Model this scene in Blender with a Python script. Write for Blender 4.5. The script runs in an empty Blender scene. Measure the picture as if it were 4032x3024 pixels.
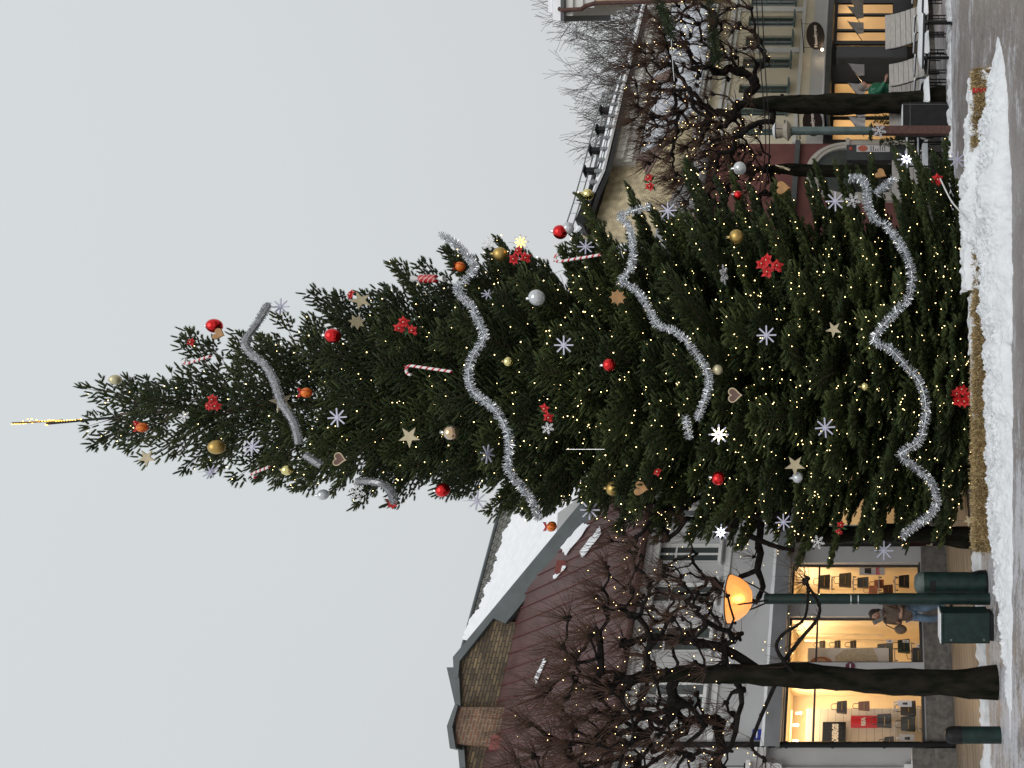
import bpy, math, random
import numpy as np
from mathutils import Vector, Matrix, noise
random.seed(7); rng = np.random.default_rng(11)
PI = math.pi
sc = bpy.context.scene
col = sc.collection

# ---------------------------------------------------------------- camera (phone held on its side, world up = picture left)
F = 3028.0; EYE = 1.6; HX = 3446.0; CY = 1512.0
cd = bpy.data.cameras.new("camera"); cam = bpy.data.objects.new("camera", cd); col.objects.link(cam)
cd.sensor_fit = 'HORIZONTAL'; cd.sensor_width = 36; cd.lens = 36*F/4032
cd.shift_x = (2016-HX)/4032; cd.clip_start = 0.1; cd.clip_end = 600
cam.matrix_world = Matrix(((0,1,0,0),(0,0,-1,0),(-1,0,0,EYE),(0,0,0,1)))
sc.camera = cam
# ---------------------------------------------------------------- overcast sky, very soft sun
w = bpy.data.worlds.new("World"); sc.world = w; w.use_nodes = True
nt = w.node_tree; nt.nodes.clear()
out = nt.nodes.new('ShaderNodeOutputWorld'); bg = nt.nodes.new('ShaderNodeBackground')
bg.inputs['Strength'].default_value = 0.1
sky = nt.nodes.new('ShaderNodeTexSky'); sky.sky_type = 'NISHITA'; sky.sun_disc = False
sky.sun_elevation = math.radians(30); sky.sun_rotation = math.radians(170); sky.dust_density = 4
hs = nt.nodes.new('ShaderNodeHueSaturation'); hs.inputs['Saturation'].default_value = 0.1
nt.links.new(sky.outputs[0], hs.inputs['Color'])
tc = nt.nodes.new('ShaderNodeTexCoord'); sx = nt.nodes.new('ShaderNodeSeparateXYZ'); nt.links.new(tc.outputs['Generated'], sx.inputs[0])
cr = nt.nodes.new('ShaderNodeValToRGB'); nt.links.new(sx.outputs['Z'], cr.inputs[0])
cr.color_ramp.elements[0].position = 0.0; cr.color_ramp.elements[0].color = (6.0, 6.1, 6.1, 1)
cr.color_ramp.elements[1].position = 0.85; cr.color_ramp.elements[1].color = (6.9, 7.35, 7.6, 1)
cn = nt.nodes.new('ShaderNodeTexNoise'); cn.inputs['Scale'].default_value = 1.6; cn.inputs['Detail'].default_value = 3
nt.links.new(tc.outputs['Generated'], cn.inputs['Vector'])
cm = nt.nodes.new('ShaderNodeMapRange'); cm.inputs['To Min'].default_value = 0.97; cm.inputs['To Max'].default_value = 1.03
nt.links.new(cn.outputs['Fac'], cm.inputs['Value'])
vm = nt.nodes.new('ShaderNodeVectorMath'); vm.operation = 'SCALE'; nt.links.new(cr.outputs[0], vm.inputs[0]); nt.links.new(cm.outputs[0], vm.inputs['Scale'])
mx = nt.nodes.new('ShaderNodeMixRGB'); mx.inputs[0].default_value = 0.97     # cloud cover over the clear sky
nt.links.new(hs.outputs[0], mx.inputs[1]); nt.links.new(vm.outputs[0], mx.inputs[2])
nt.links.new(mx.outputs[0], bg.inputs['Color']); nt.links.new(bg.outputs[0], out.inputs['Surface'])
sl = bpy.data.lights.new("sun", 'SUN'); sun = bpy.data.objects.new("sun", sl); col.objects.link(sun)
sl.energy = 1.15; sl.angle = math.radians(45); sl.color = (1, .97, .93)
sun.rotation_euler = Vector((-0.15, 0.85, -0.50)).to_track_quat('-Z', 'Y').to_euler()
sc.view_settings.view_transform = 'Standard'; sc.view_settings.look = 'None'
sc.view_settings.exposure = 0; sc.view_settings.gamma = 1
sc.render.engine = 'CYCLES'
sc.cycles.max_bounces = 6; sc.cycles.diffuse_bounces = 3; sc.cycles.transparent_max_bounces = 12
sc.cycles.use_denoising = True; sc.cycles.sample_clamp_indirect = 4
try: sc.cycles.denoiser = 'OPENIMAGEDENOISE'
except Exception: pass

# ---------------------------------------------------------------- helpers
def WP(x, y, Y): return Vector(((CY-y)/F*Y, Y, EYE+(HX-x)/F*Y))       # where a ray of the photo meets depth Y
SL = 0.604; DN = math.hypot(1, SL); dX, dY = 1/DN, SL/DN; A0 = 19.3    # the row of houses: Y = A0 + SL*X
def fk(y, t): return (t + dX*A0)/(-dY*(CY-y)/F + dX)
def FL(x, y, t=0.0):                                                  # (s, z) on the house row's vertical plane at depth t
    k = fk(y, t); X = k*(CY-y)/F
    return dX*X + dY*(k-A0), EYE + k*(HX-x)/F
def FP(x, y, t0, z0, m):                                              # point on a roof plane z = z0 + m*(t-t0), house coordinates
    u = (CY-y)/F; v = (HX-x)/F; c = -dY*u+dX
    k = (z0 - EYE - m*(dX*A0 + t0)) / (v - m*c)
    return Vector((dX*k*u + dY*(k-A0), k*c - dX*A0, EYE+k*v))
HROT = math.atan(SL)
def tag(o, label=None, cat=None, group=None, kind=None):
    if label: o['label'] = label
    if cat: o['category'] = cat
    if group: o['group'] = group
    if kind: o['kind'] = kind
    return o
def empty(name, loc=(0,0,0), rz=0.0, label=None, cat=None, group=None):
    o = bpy.data.objects.new(name, None); col.objects.link(o); o.location = loc; o.rotation_euler = (0,0,rz)
    o.empty_display_size = .1
    return tag(o, label, cat, group)
def house(name, label, cat='building'): return empty(name, (0,A0,0), HROT, label, cat)
def link(name, me, m=None, parent=None, smooth=False):
    o = bpy.data.objects.new(name, me); col.objects.link(o)
    if m:
        for q in (m if isinstance(m, (list,tuple)) else [m]): me.materials.append(q)
    if smooth: me.shade_smooth()
    if parent is not None: o.parent = parent
    return o
def arr_mesh(name, V, Fc, tint=None):
    me = bpy.data.meshes.new(name); V = np.asarray(V, dtype=np.float32); Fc = np.asarray(Fc, dtype=np.int32)
    n = Fc.shape[1]; me.vertices.add(len(V)); me.vertices.foreach_set('co', V.ravel())
    me.loops.add(Fc.size); me.loops.foreach_set('vertex_index', Fc.ravel())
    me.polygons.add(len(Fc)); me.polygons.foreach_set('loop_start', np.arange(0, Fc.size, n, dtype=np.int32))
    me.update(calc_edges=True)
    if tint is not None:
        a = me.attributes.new('tint', 'FLOAT', 'POINT'); a.data.foreach_set('value', np.asarray(tint, dtype=np.float32))
    return me
class MB:
    def __init__(s): s.v = []; s.f = []; s.mi = []; s.cur = 0
    def add(s, vs, fs):
        b = len(s.v); s.v += [tuple(q) for q in vs]; s.f += [tuple(b+i for i in f) for f in fs]; s.mi += [s.cur]*len(fs); return s
    def box(s, x0, x1, y0, y1, z0, z1, M=None):
        vs = [(x,y,z) for x in (x0,x1) for y in (y0,y1) for z in (z0,z1)]
        if M is not None: vs = [M @ Vector(q) for q in vs]
        return s.add(vs, [(0,1,3,2),(4,6,7,5),(0,4,5,1),(2,3,7,6),(0,2,6,4),(1,5,7,3)])
    def tube(s, pts, r, n=8, cap=True):
        pts = [Vector(p) for p in pts]; m = len(pts)
        rs = r if isinstance(r, (list,tuple)) else [r]*m
        up = Vector((0,0,1)); t = (pts[1]-pts[0]).normalized()
        a = t.cross(up)
        if a.length < 1e-3: a = Vector((1,0,0))
        a.normalize(); vs = []
        for i, p in enumerate(pts):
            t = (pts[min(i+1,m-1)]-pts[max(i-1,0)])
            if t.length < 1e-9: t = Vector((0,0,1))
            t.normalize(); a = a - t*a.dot(t)
            if a.length < 1e-6: a = t.orthogonal()
            a.normalize(); b = t.cross(a)
            for k in range(n):
                q = 2*PI*k/n; vs.append(p + (a*math.cos(q)+b*math.sin(q))*rs[i])
        fs = [(i*n+k, i*n+(k+1)%n, (i+1)*n+(k+1)%n, (i+1)*n+k) for i in range(m-1) for k in range(n)]
        if cap: fs += [tuple(range(n-1,-1,-1)), tuple((m-1)*n+k for k in range(n))]
        return s.add(vs, fs)
    def lathe(s, prof, n=24, M=None, arc=2*PI):
        vs = []; full = abs(arc-2*PI) < 1e-6; nn = n if full else n+1
        for r, z in prof:
            for k in range(nn):
                q = arc*k/n; vs.append((r*math.cos(q), r*math.sin(q), z))
        if M is not None: vs = [M @ Vector(q) for q in vs]
        fs = []
        for i in range(len(prof)-1):
            for k in range(n):
                k2 = (k+1)%nn if full else k+1
                fs.append((i*nn+k, i*nn+k2, (i+1)*nn+k2, (i+1)*nn+k))
        return s.add(vs, fs)
    def ball(s, c, r, n=16, m=10, sc_=(1,1,1)):
        c = Vector(c)
        prof = [(math.sin(PI*i/m), -math.cos(PI*i/m)) for i in range(m+1)]
        prof[0] = (1e-4,-1); prof[-1] = (1e-4,1)
        M = Matrix.Translation(c) @ Matrix.Diagonal((r*sc_[0], r*sc_[1], r*sc_[2], 1))
        return s.lathe(prof, n, M)
    def prism(s, poly, y0, y1, M=None):                               # polygon in xz, thickness along y
        n = len(poly); vs = [(p[0], y0, p[1]) for p in poly]+[(p[0], y1, p[1]) for p in poly]
        if M is not None: vs = [M @ Vector(q) for q in vs]
        return s.add(vs, [tuple(range(n)), tuple(range(2*n-1, n-1, -1))]+[(i,i+n,(i+1)%n+n,(i+1)%n) for i in range(n)])
    def slab(s, pts, d):                                               # polygon in 3D given thickness vector d
        n = len(pts); vs = [Vector(p) for p in pts]+[Vector(p)+Vector(d) for p in pts]
        return s.add(vs, [tuple(range(n)), tuple(range(2*n-1, n-1, -1))]+[(i,i+n,(i+1)%n+n,(i+1)%n) for i in range(n)])
    def build(s, name, m=None, parent=None, smooth=False, bevel=0, fix=True):
        me = bpy.data.meshes.new(name); me.from_pydata(s.v, [], s.f); 
        if any(s.mi): me.polygons.foreach_set('material_index', s.mi)
        if fix:
            import bmesh
            b = bmesh.new(); b.from_mesh(me); bmesh.ops.recalc_face_normals(b, faces=b.faces); b.to_mesh(me); b.free()
        me.update(); o = link(name, me, m, parent)
        if smooth:
            me.shade_smooth(); me.set_sharp_from_angle(angle=math.radians(40))
        if bevel:
            bv = o.modifiers.new('bevel', 'BEVEL'); bv.width = bevel; bv.segments = 2; bv.limit_method = 'ANGLE'
        return o
def copy_tree(o, parent=None):
    c = o.copy(); col.objects.link(c); c.parent = parent
    for ch in [q for q in o.children]: copy_tree(ch, c)
    return c

# ---------------------------------------------------------------- materials (all procedural)
def mat(name, c, rough=.7, var=.15, scale=6, bump=0, bscale=40, metal=0, c2=None, spec=.5, stretch=(1,1,1), emit=None, es=0, coat=0, detail=6):
    m = bpy.data.materials.new(name); m.use_nodes = True; n = m.node_tree; p = n.nodes['Principled BSDF']
    p.inputs['Roughness'].default_value = rough; p.inputs['Metallic'].default_value = metal
    p.inputs['Specular IOR Level'].default_value = spec; p.inputs['Coat Weight'].default_value = coat
    tcn = n.nodes.new('ShaderNodeTexCoord'); mp = n.nodes.new('ShaderNodeMapping'); mp.inputs['Scale'].default_value = stretch
    n.links.new(tcn.outputs['Object'], mp.inputs[0])
    no = n.nodes.new('ShaderNodeTexNoise'); no.inputs['Scale'].default_value = scale; no.inputs['Detail'].default_value = detail
    n.links.new(mp.outputs[0], no.inputs['Vector'])
    r = n.nodes.new('ShaderNodeValToRGB'); n.links.new(no.outputs['Fac'], r.inputs[0])
    a = tuple(x*(1-var) for x in c); b = tuple(min(1, x*(1+var)) for x in c) if c2 is None else c2
    r.color_ramp.elements[0].position = .35; r.color_ramp.elements[0].color = (*a,1)
    r.color_ramp.elements[1].position = .65; r.color_ramp.elements[1].color = (*b,1)
    n.links.new(r.outputs[0], p.inputs['Base Color'])
    if bump:
        nb = n.nodes.new('ShaderNodeTexNoise'); nb.inputs['Scale'].default_value = bscale; nb.inputs['Detail'].default_value = 5
        n.links.new(mp.outputs[0], nb.inputs['Vector'])
        bp = n.nodes.new('ShaderNodeBump'); bp.inputs['Strength'].default_value = bump; bp.inputs['Distance'].default_value = .02
        n.links.new(nb.outputs['Fac'], bp.inputs['Height']); n.links.new(bp.outputs[0], p.inputs['Normal'])
    if emit:
        p.inputs['Emission Color'].default_value = (*emit,1); p.inputs['Emission Strength'].default_value = es
        m.cycles.emission_sampling = 'NONE'
    return m
def nodes(m): return m.node_tree, m.node_tree.nodes['Principled BSDF']
def brick_mat(name, c1, c2, mortar, sc_, bw=.25, bh=.075, msz=.012, rot=None):
    m = mat(name, c1, .85); n, p = nodes(m)
    tcn = n.nodes.new('ShaderNodeTexCoord'); mp = n.nodes.new('ShaderNodeMapping'); n.links.new(tcn.outputs['Object'], mp.inputs[0])
    mp.inputs['Rotation'].default_value = rot or (math.radians(-90),0,0)
    b = n.nodes.new('ShaderNodeTexBrick'); n.links.new(mp.outputs[0], b.inputs['Vector'])
    b.inputs['Color1'].default_value = (*c1,1); b.inputs['Color2'].default_value = (*c2,1); b.inputs['Mortar'].default_value = (*mortar,1)
    b.inputs['Scale'].default_value = sc_; b.inputs['Brick Width'].default_value = bw; b.inputs['Row Height'].default_value = bh; b.inputs['Mortar Size'].default_value = msz
    no = n.nodes.new('ShaderNodeTexNoise'); no.inputs['Scale'].default_value = 3.5; no.inputs['Detail'].default_value = 8
    n.links.new(tcn.outputs['Object'], no.inputs['Vector'])
    mr = n.nodes.new('ShaderNodeMapRange'); mr.inputs['From Min'].default_value = .3; mr.inputs['From Max'].default_value = .7
    mr.inputs['To Min'].default_value = .6; mr.inputs['To Max'].default_value = 1.3; n.links.new(no.outputs['Fac'], mr.inputs['Value'])
    v = n.nodes.new('ShaderNodeVectorMath'); v.operation = 'SCALE'; n.links.new(b.outputs['Color'], v.inputs[0]); n.links.new(mr.outputs[0], v.inputs['Scale'])
    n.links.new(v.outputs[0], p.inputs['Base Color'])
    bp = n.nodes.new('ShaderNodeBump'); bp.inputs['Strength'].default_value = .6; bp.inputs['Distance'].default_value = .01; bp.invert = True
    n.links.new(b.outputs['Fac'], bp.inputs['Height']); n.links.new(bp.outputs[0], p.inputs['Normal'])
    return m
def glass_mat(name, tint=(1,1,1), refl=1.0):
    m = bpy.data.materials.new(name); m.use_nodes = True; n = m.node_tree; n.nodes.clear()
    o = n.nodes.new('ShaderNodeOutputMaterial'); tr = n.nodes.new('ShaderNodeBsdfTransparent'); gl = n.nodes.new('ShaderNodeBsdfGlossy')
    tr.inputs[0].default_value = (*tint,1); gl.inputs['Roughness'].default_value = .03
    fr = n.nodes.new('ShaderNodeFresnel'); fr.inputs[0].default_value = 1.5; mi = n.nodes.new('ShaderNodeMixShader')
    ge = n.nodes.new('ShaderNodeNewGeometry'); s1 = n.nodes.new('ShaderNodeMath'); s1.operation='SUBTRACT'; s1.inputs[0].default_value=1; n.links.new(ge.outputs['Backfacing'], s1.inputs[1]); s2 = n.nodes.new('ShaderNodeMath'); s2.operation='MULTIPLY'; n.links.new(fr.outputs[0], s2.inputs[0]); n.links.new(s1.outputs[0], s2.inputs[1]); n.links.new(s2.outputs[0], mi.inputs[0]); n.links.new(tr.outputs[0], mi.inputs[1]); n.links.new(gl.outputs[0], mi.inputs[2]); n.links.new(mi.outputs[0], o.inputs[0])
    return m
M = dict(
 snow=mat('snow', (.76,.78,.81), .75, .06, 5, .9, 24),
 roofsnow=mat('roof_snow', (.84,.85,.88), .8, .04, 4, .4, 12),
 grey_wall=mat('grey_render', (.47,.47,.475), .85, .06, 1.2, .15, 60),
 white_paint=mat('white_paint', (.72,.72,.71), .6, .06, 3),
 cream=mat('cream_render', (.76,.69,.54), .85, .07, 1.0, .15, 50),
 yellow_brick=brick_mat('yellow_brick', (.60,.51,.33), (.55,.46,.29), (.47,.40,.28), 1.0, .26, .08, .008),
 red_wall=mat('red_render', (.19,.075,.068), .85, .12, 1.5),
 red_roof=mat('red_sheet_metal', (.095,.047,.043), .55, .18, 2.0, .1, 20, metal=.0),
 brick=brick_mat('brown_yellow_brick', (.20,.145,.075), (.09,.065,.04), (.05,.04,.035), 1.0, .27, .085, .014),
 chimney_brick=brick_mat('red_brown_brick', (.2,.09,.05), (.14,.075,.045), (.2,.16,.12), 1.0, .24, .085, .014),
 grey_metal=mat('grey_sheet_metal', (.10,.115,.12), .45, .12, 3),
 dark_metal=mat('dark_metal', (.035,.038,.042), .45, .2, 8),
 black=mat('black_paint', (.009,.009,.010), .5, .3, 10, spec=.22),
 granite=mat('granite_plinth', (.14,.13,.12), .7, .3, 9, .3, 60),
 green_paint=mat('dark_green_paint', (.008,.024,.020), .5, .3, 9, .1, 30, spec=.3),
 green_dull=mat('worn_green_paint', (.075,.11,.105), .5, .2, 6),
 corten=mat('rust_brown_steel', (.085,.036,.028), .7, .3, 12),
 teal=mat('teal_window_paint', (.10,.16,.15), .6, .1, 4),
 dglass=mat('dark_window_glass', (.07,.085,.085), .06, .3, 1.0, spec=.8),
 glass=glass_mat('shop_glass'),
 wood_slat=mat('weathered_slats', (.36,.34,.32), .8, .12, 5, .3, 30, stretch=(1,8,8)),
 straw=mat('straw', (.30,.20,.085), .9, .45, 22, .0, 30, stretch=(1,1,1)),
 bark=mat('mossy_bark', (.007,.010,.004), .95, .5, 9, 1.0, 25, c2=(.020,.017,.012), spec=.12, stretch=(1,1,.35)),
 limb=mat('dark_bark', (.013,.011,.010), .95, .4, 14, .5, 40, spec=.12),
 twig=mat('red_brown_twig', (.078,.044,.031), .8, .3, 6, spec=.2),
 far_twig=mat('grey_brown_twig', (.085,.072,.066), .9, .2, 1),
 conifer_bark=mat('conifer_bark', (.11,.075,.05), .9, .4, 14, .5, 30),
 red_shiny=mat('red_mirror_bauble', (.75,.01,.012), .06, .05, 3, metal=.9, coat=.5),
 gold_matte=mat('matte_gold_bauble', (.50,.34,.11), .38, .06, 3, metal=.85),
 gold_shiny=mat('mirror_gold_bauble', (.85,.74,.32), .06, .05, 3, metal=1),
 pale_gold=mat('pale_gold_bauble', (.62,.56,.36), .4, .05, 3, metal=.6),
 orange=mat('orange_peel', (.75,.17,.015), .35, .12, 5),
 ribbon=mat('red_ribbon', (.45,.01,.015), .6, .2, 12),
 petal=mat('red_petals', (.55,.012,.015), .6, .25, 18),
 silver=mat('silver_cap', (.8,.8,.8), .2, .05, 3, metal=1),
 acrylic=mat('frosted_acrylic', (.46,.46,.58), .35, .03, 3),
 flake=mat('silver_glitter', (.6,.6,.62), .4, .25, 60, metal=.3),
 woodstar=mat('pale_gold_wood', (.46,.39,.25), .6, .1, 7),
 ginger=mat('gingerbread', (.13,.075,.06), .8, .15, 9),
 icing=mat('sugar_icing', (.62,.5,.33), .7, .1, 9),
 ochre=mat('ochre_wood', (.36,.19,.07), .6, .2, 9),
 tinsel=mat('silver_tinsel', (.78,.80,.83), .22, .1, 30, metal=1),
 tinsel_dull=mat('sheer_grey_tinsel', (.42,.43,.45), .45, .12, 30, metal=.6),
 bulb=mat('warm_bulb', (1,.8,.4), .4, .01, 3, emit=(1,.74,.34), es=8),
 bulb_pale=mat('pale_warm_bulb', (1,.9,.7), .4, .01, 3, emit=(1,.85,.60), es=7),
 bulb_cool=mat('cool_bulb', (.8,.9,1), .4, .01, 3, emit=(.85,.92,1), es=8),
 bulb_gold=mat('golden_bulb', (1,.6,.1), .4, .01, 3, emit=(1,.55,.08), es=6),
 skin=mat('skin', (.45,.26,.19), .5, .05, 8),
 pavers=None)
M['skin'].node_tree.nodes['Principled BSDF'].inputs['Subsurface Weight'].default_value = .05
def stripe_mat(name, c1, c2, period, axis='Z', twist=0.0, duty=.3, rough=.3):
    m = mat(name, c1, rough); n, p = nodes(m)
    tcn = n.nodes.new('ShaderNodeTexCoord'); s = n.nodes.new('ShaderNodeSeparateXYZ'); n.links.new(tcn.outputs['Object'], s.inputs[0])
    a = n.nodes.new('ShaderNodeMath'); a.operation = 'MULTIPLY_ADD'; n.links.new(s.outputs['X'], a.inputs[0]); a.inputs[1].default_value = twist
    n.links.new(s.outputs[axis], a.inputs[2])
    d = n.nodes.new('ShaderNodeMath'); d.operation = 'DIVIDE'; n.links.new(a.outputs[0], d.inputs[0]); d.inputs[1].default_value = period
    fr = n.nodes.new('ShaderNodeMath'); fr.operation = 'FRACT'; n.links.new(d.outputs[0], fr.inputs[0])
    l = n.nodes.new('ShaderNodeMath'); l.operation = 'LESS_THAN'; n.links.new(fr.outputs[0], l.inputs[0]); l.inputs[1].default_value = duty
    mi = n.nodes.new('ShaderNodeMixRGB'); n.links.new(l.outputs[0], mi.inputs[0]); mi.inputs[1].default_value = (*c1,1); mi.inputs[2].default_value = (*c2,1)
    n.links.new(mi.outputs[0], p.inputs['Base Color'])
    return m
M['cane'] = stripe_mat('candy_cane_stripes', (.78,.76,.74), (.5,.01,.03), .095, twist=.9, duty=.36)
M['sweet'] = stripe_mat('sweet_wrapper_stripes', (.40,.01,.02), (.65,.35,.30), .07, twist=1.0, duty=.28)

def foliage_mat():
    m = mat('conifer_needles', (.04,.065,.025), .6); n, p = nodes(m)
    at = n.nodes.new('ShaderNodeAttribute'); at.attribute_name = 'tint'
    r = n.nodes.new('ShaderNodeValToRGB'); n.links.new(at.outputs['Fac'], r.inputs[0])
    r.color_ramp.elements[0].color = (.016,.027,.010,1); r.color_ramp.elements[1].color = (.078,.100,.028,1)
    e = r.color_ramp.elements.new(.5); e.color = (.031,.047,.014,1)
    n.links.new(r.outputs[0], p.inputs['Base Color']); p.inputs['Specular IOR Level'].default_value = .3
    return m
M['needles'] = foliage_mat()
def ground_mat():
    m = mat('wet_paving', (.16,.14,.13), .55); n, p = nodes(m); L = n.links
    tcn = n.nodes.new('ShaderNodeTexCoord'); O = tcn.outputs['Object']
    def N(scale, det=6, st=(1,1,1), rough=.55):
        mp = n.nodes.new('ShaderNodeMapping'); mp.inputs['Scale'].default_value = st; L.new(O, mp.inputs[0])
        q = n.nodes.new('ShaderNodeTexNoise'); q.inputs['Scale'].default_value = scale; q.inputs['Detail'].default_value = det; q.inputs['Roughness'].default_value = rough
        L.new(mp.outputs[0], q.inputs['Vector']); return q.outputs['Fac']
    def math_(op, a, b):
        q = n.nodes.new('ShaderNodeMath'); q.operation = op
        for i, v in enumerate((a,b)):
            if isinstance(v, (int,float)): q.inputs[i].default_value = v
            else: L.new(v, q.inputs[i])
        return q.outputs[0]
    br = n.nodes.new('ShaderNodeTexBrick'); mp = n.nodes.new('ShaderNodeMapping'); mp.inputs['Rotation'].default_value = (0,0,.54); L.new(O, mp.inputs[0]); L.new(mp.outputs[0], br.inputs['Vector'])
    br.inputs['Scale'].default_value = 1; br.inputs['Brick Width'].default_value = .2; br.inputs['Row Height'].default_value = .1; br.inputs['Mortar Size'].default_value = .008
    br.inputs['Color1'].default_value = (.20,.175,.165,1); br.inputs['Color2'].default_value = (.25,.225,.215,1); br.inputs['Mortar'].default_value = (.27,.255,.25,1)
    stain = n.nodes.new('ShaderNodeMixRGB'); stain.blend_type = 'MULTIPLY'; stain.inputs[0].default_value = .8
    r0 = n.nodes.new('ShaderNodeValToRGB'); L.new(N(1.1), r0.inputs[0]); r0.color_ramp.elements[0].position=.3; r0.color_ramp.elements[0].color=(.72,.66,.62,1); r0.color_ramp.elements[1].position=.7; r0.color_ramp.elements[1].color=(1.2,1.2,1.22,1)
    L.new(br.outputs['Color'], stain.inputs[1]); L.new(r0.outputs[0], stain.inputs[2])
    # trodden snow: fine flecks everywhere, denser in drifts near the shop row and left of the tree
    s = n.nodes.new('ShaderNodeSeparateXYZ'); L.new(O, s.inputs[0])
    left = math_('MULTIPLY', math_('SUBTRACT', -0.2, s.outputs['X']), .07)
    left = math_('MINIMUM', math_('MAXIMUM', left, 0.0), .075)
    far = n.nodes.new('ShaderNodeMapRange'); L.new(s.outputs['Y'], far.inputs['Value']); far.inputs['From Min'].default_value=14.2; far.inputs['From Max'].default_value=16.2; far.inputs['To Max'].default_value=.10
    big = N(.9, 4, (1,1.6,1)); mid = N(5.5, 7, (.45,1.2,1), .72); fine = N(30, 5, (.55,1.1,1), .75)
    dens = math_('ADD', math_('ADD', math_('MULTIPLY', big, .28), math_('MULTIPLY', mid, .42)), math_('MULTIPLY', fine, .46))
    dens = math_('ADD', math_('ADD', dens, left), far.outputs[0])
    rs = n.nodes.new('ShaderNodeValToRGB'); L.new(dens, rs.inputs[0]); rs.color_ramp.elements[0].position=.622; rs.color_ramp.elements[0].color=(0,0,0,1); rs.color_ramp.elements[1].position=.665; rs.color_ramp.elements[1].color=(1,1,1,1)
    mi = n.nodes.new('ShaderNodeMixRGB'); L.new(rs.outputs[0], mi.inputs[0]); L.new(stain.outputs[0], mi.inputs[1]); mi.inputs[2].default_value = (.56,.56,.60,1)
    L.new(mi.outputs[0], p.inputs['Base Color'])
    rr = n.nodes.new('ShaderNodeMapRange'); L.new(rs.outputs[0], rr.inputs['Value']); rr.inputs['To Min'].default_value=.42; rr.inputs['To Max'].default_value=.8; L.new(rr.outputs[0], p.inputs['Roughness'])
    bp = n.nodes.new('ShaderNodeBump'); bp.inputs['Strength'].default_value=.7; bp.inputs['Distance'].default_value=.015; L.new(dens, bp.inputs['Height']); L.new(bp.outputs[0], p.inputs['Normal'])
    return m
M['pavers'] = ground_mat()
def add_text(body, size, m, parent, Mx, name='lettering', depth=.004, spacing=1.0, bold=0.0, align='CENTER'):
    cu = bpy.data.curves.new(name, 'FONT'); cu.body = body; cu.size = size; cu.extrude = depth; cu.align_x = align; cu.align_y = 'CENTER'; cu.space_character = spacing
    cu.offset = bold; cu.resolution_u = 3
    o = bpy.data.objects.new(name, cu); col.objects.link(o)
    dg = bpy.context.evaluated_depsgraph_get(); me = bpy.data.meshes.new_from_object(o.evaluated_get(dg)); bpy.data.objects.remove(o)
    me.transform(Mx); q = link(name, me, m, parent); return q
TXT = Matrix(((1,0,0,0),(0,0,-1,0),(0,1,0,0),(0,0,0,1)))               # text upright facing -y
# ================================================================ GROUND
g = MB().box(-60,60,4,120,-.4,0).build('square_paving', M['pavers']); tag(g, kind='structure')
# pavement of brown slabs along the shop row (house coordinates)
M['slabs'] = mat('brown_slabs', (.20,.145,.10), .40, .3, 2.2, .3, 12, c2=(.30,.24,.18), stretch=(.35,3,1), detail=9)
gr = bpy.data.objects  # alias
sw = MB().box(-14,-3.2,-4.25,-.02,-.1,.035).build('pavement', M['slabs']); sw.location=(0,A0,0); sw.rotation_euler=(0,0,HROT); tag(sw, kind='structure')
sv = MB()
for k in range(11): sv.box(-13.9,-3.3,-4.1+.4*k,-4.092+.4*k,.030,.0365)
for k in range(26):
    r_ = (k*3) % 10; s0 = -13.6+.42*k
    sv.box(s0, s0+.008, -4.09+.4*r_, -4.09+.4*r_+.39, .03, .0365)
sv = sv.build('pavement_joints', M['dark_metal']); sv.location=(0,A0,0); sv.rotation_euler=(0,0,HROT); tag(sv, kind='structure')
ter = MB().box(1.5,22,-3.6,0,-.1,.28).build('raised_terrace', M['granite']); ter.location=(0,A0,0); ter.rotation_euler=(0,0,HROT); tag(ter, kind='structure')

def heap(name, m, X0,X1,Y0,Y1,nx,ny,h, label=None, cat=None, kind=None):
    xs = np.linspace(X0,X1,nx); ys = np.linspace(Y0,Y1,ny); V = []
    for y in ys:
        for x in xs: V.append((x,y,h(x,y)))
    V = np.array(V); F_ = []
    for j in range(ny-1):
        for i in range(nx-1):
            a = j*nx+i; q = (a,a+1,a+nx+1,a+nx)
            if max(V[list(q),2]) > .002: F_.append(q)
    me = arr_mesh(name, V, F_); o = link(name, me, m, smooth=True); tag(o, label, cat, kind=kind); return o
def fn(x,y,s,z=0): return noise.noise(Vector((x*s,y*s,z)))
def bank(x, y):
    # front (camera side) edge and back edge of the ploughed bank
    front = np.interp(x, [-5.2,-3.6,-2.6,-1.5,0,2.5,4.1,4.65], [9.05,9.0,8.97,8.97,8.93,9.02,9.55,10.0]) + .14*fn(x,0,1.3,3)+.07*fn(x,0,4.2,5)+.035*fn(x,y,13,5)
    back = np.interp(x, [-5.2,-3.6,-2.6,-1.9,-1.0,.5,1.2,3.0,3.9,4.65], [9.1,9.22,9.52,9.98,10.14,10.18,10.34,10.36,10.30,10.12]) + .10*fn(x,y,3.1,9)
    if x < -4.4 or x > 4.65 or y < front or y > back: return -.03
    a = min(1,(y-front)/.30); b = min(1,(back-y)/.10); e = min(1,(x+4.4)/.8)*min(1,(4.65-x)/.8)
    hh = np.interp(x, [-5.2,-3.4,-2.2,-1,.6,1.2,2.4,3.2,4.65], [.03,.06,.11,.13,.17,.20,.27,.18,.05])
    z = hh*(a**.6)*(b**.5)*e
    lum = .05*fn(x,y,6,1)+.06*abs(fn(x,y,13,2))+.035*abs(fn(x,y,29,7))+.02*fn(x,y,60,8)
    return z*(1+.5*fn(x,y,2.5,4)) + lum*a*e - .004
heap('snow_bank', M['snow'], -5.3, 4.75, 8.7, 10.5, 640, 150, bank, 'long heap of shovelled white snow in front of the straw bales', 'snow heap')
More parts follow.
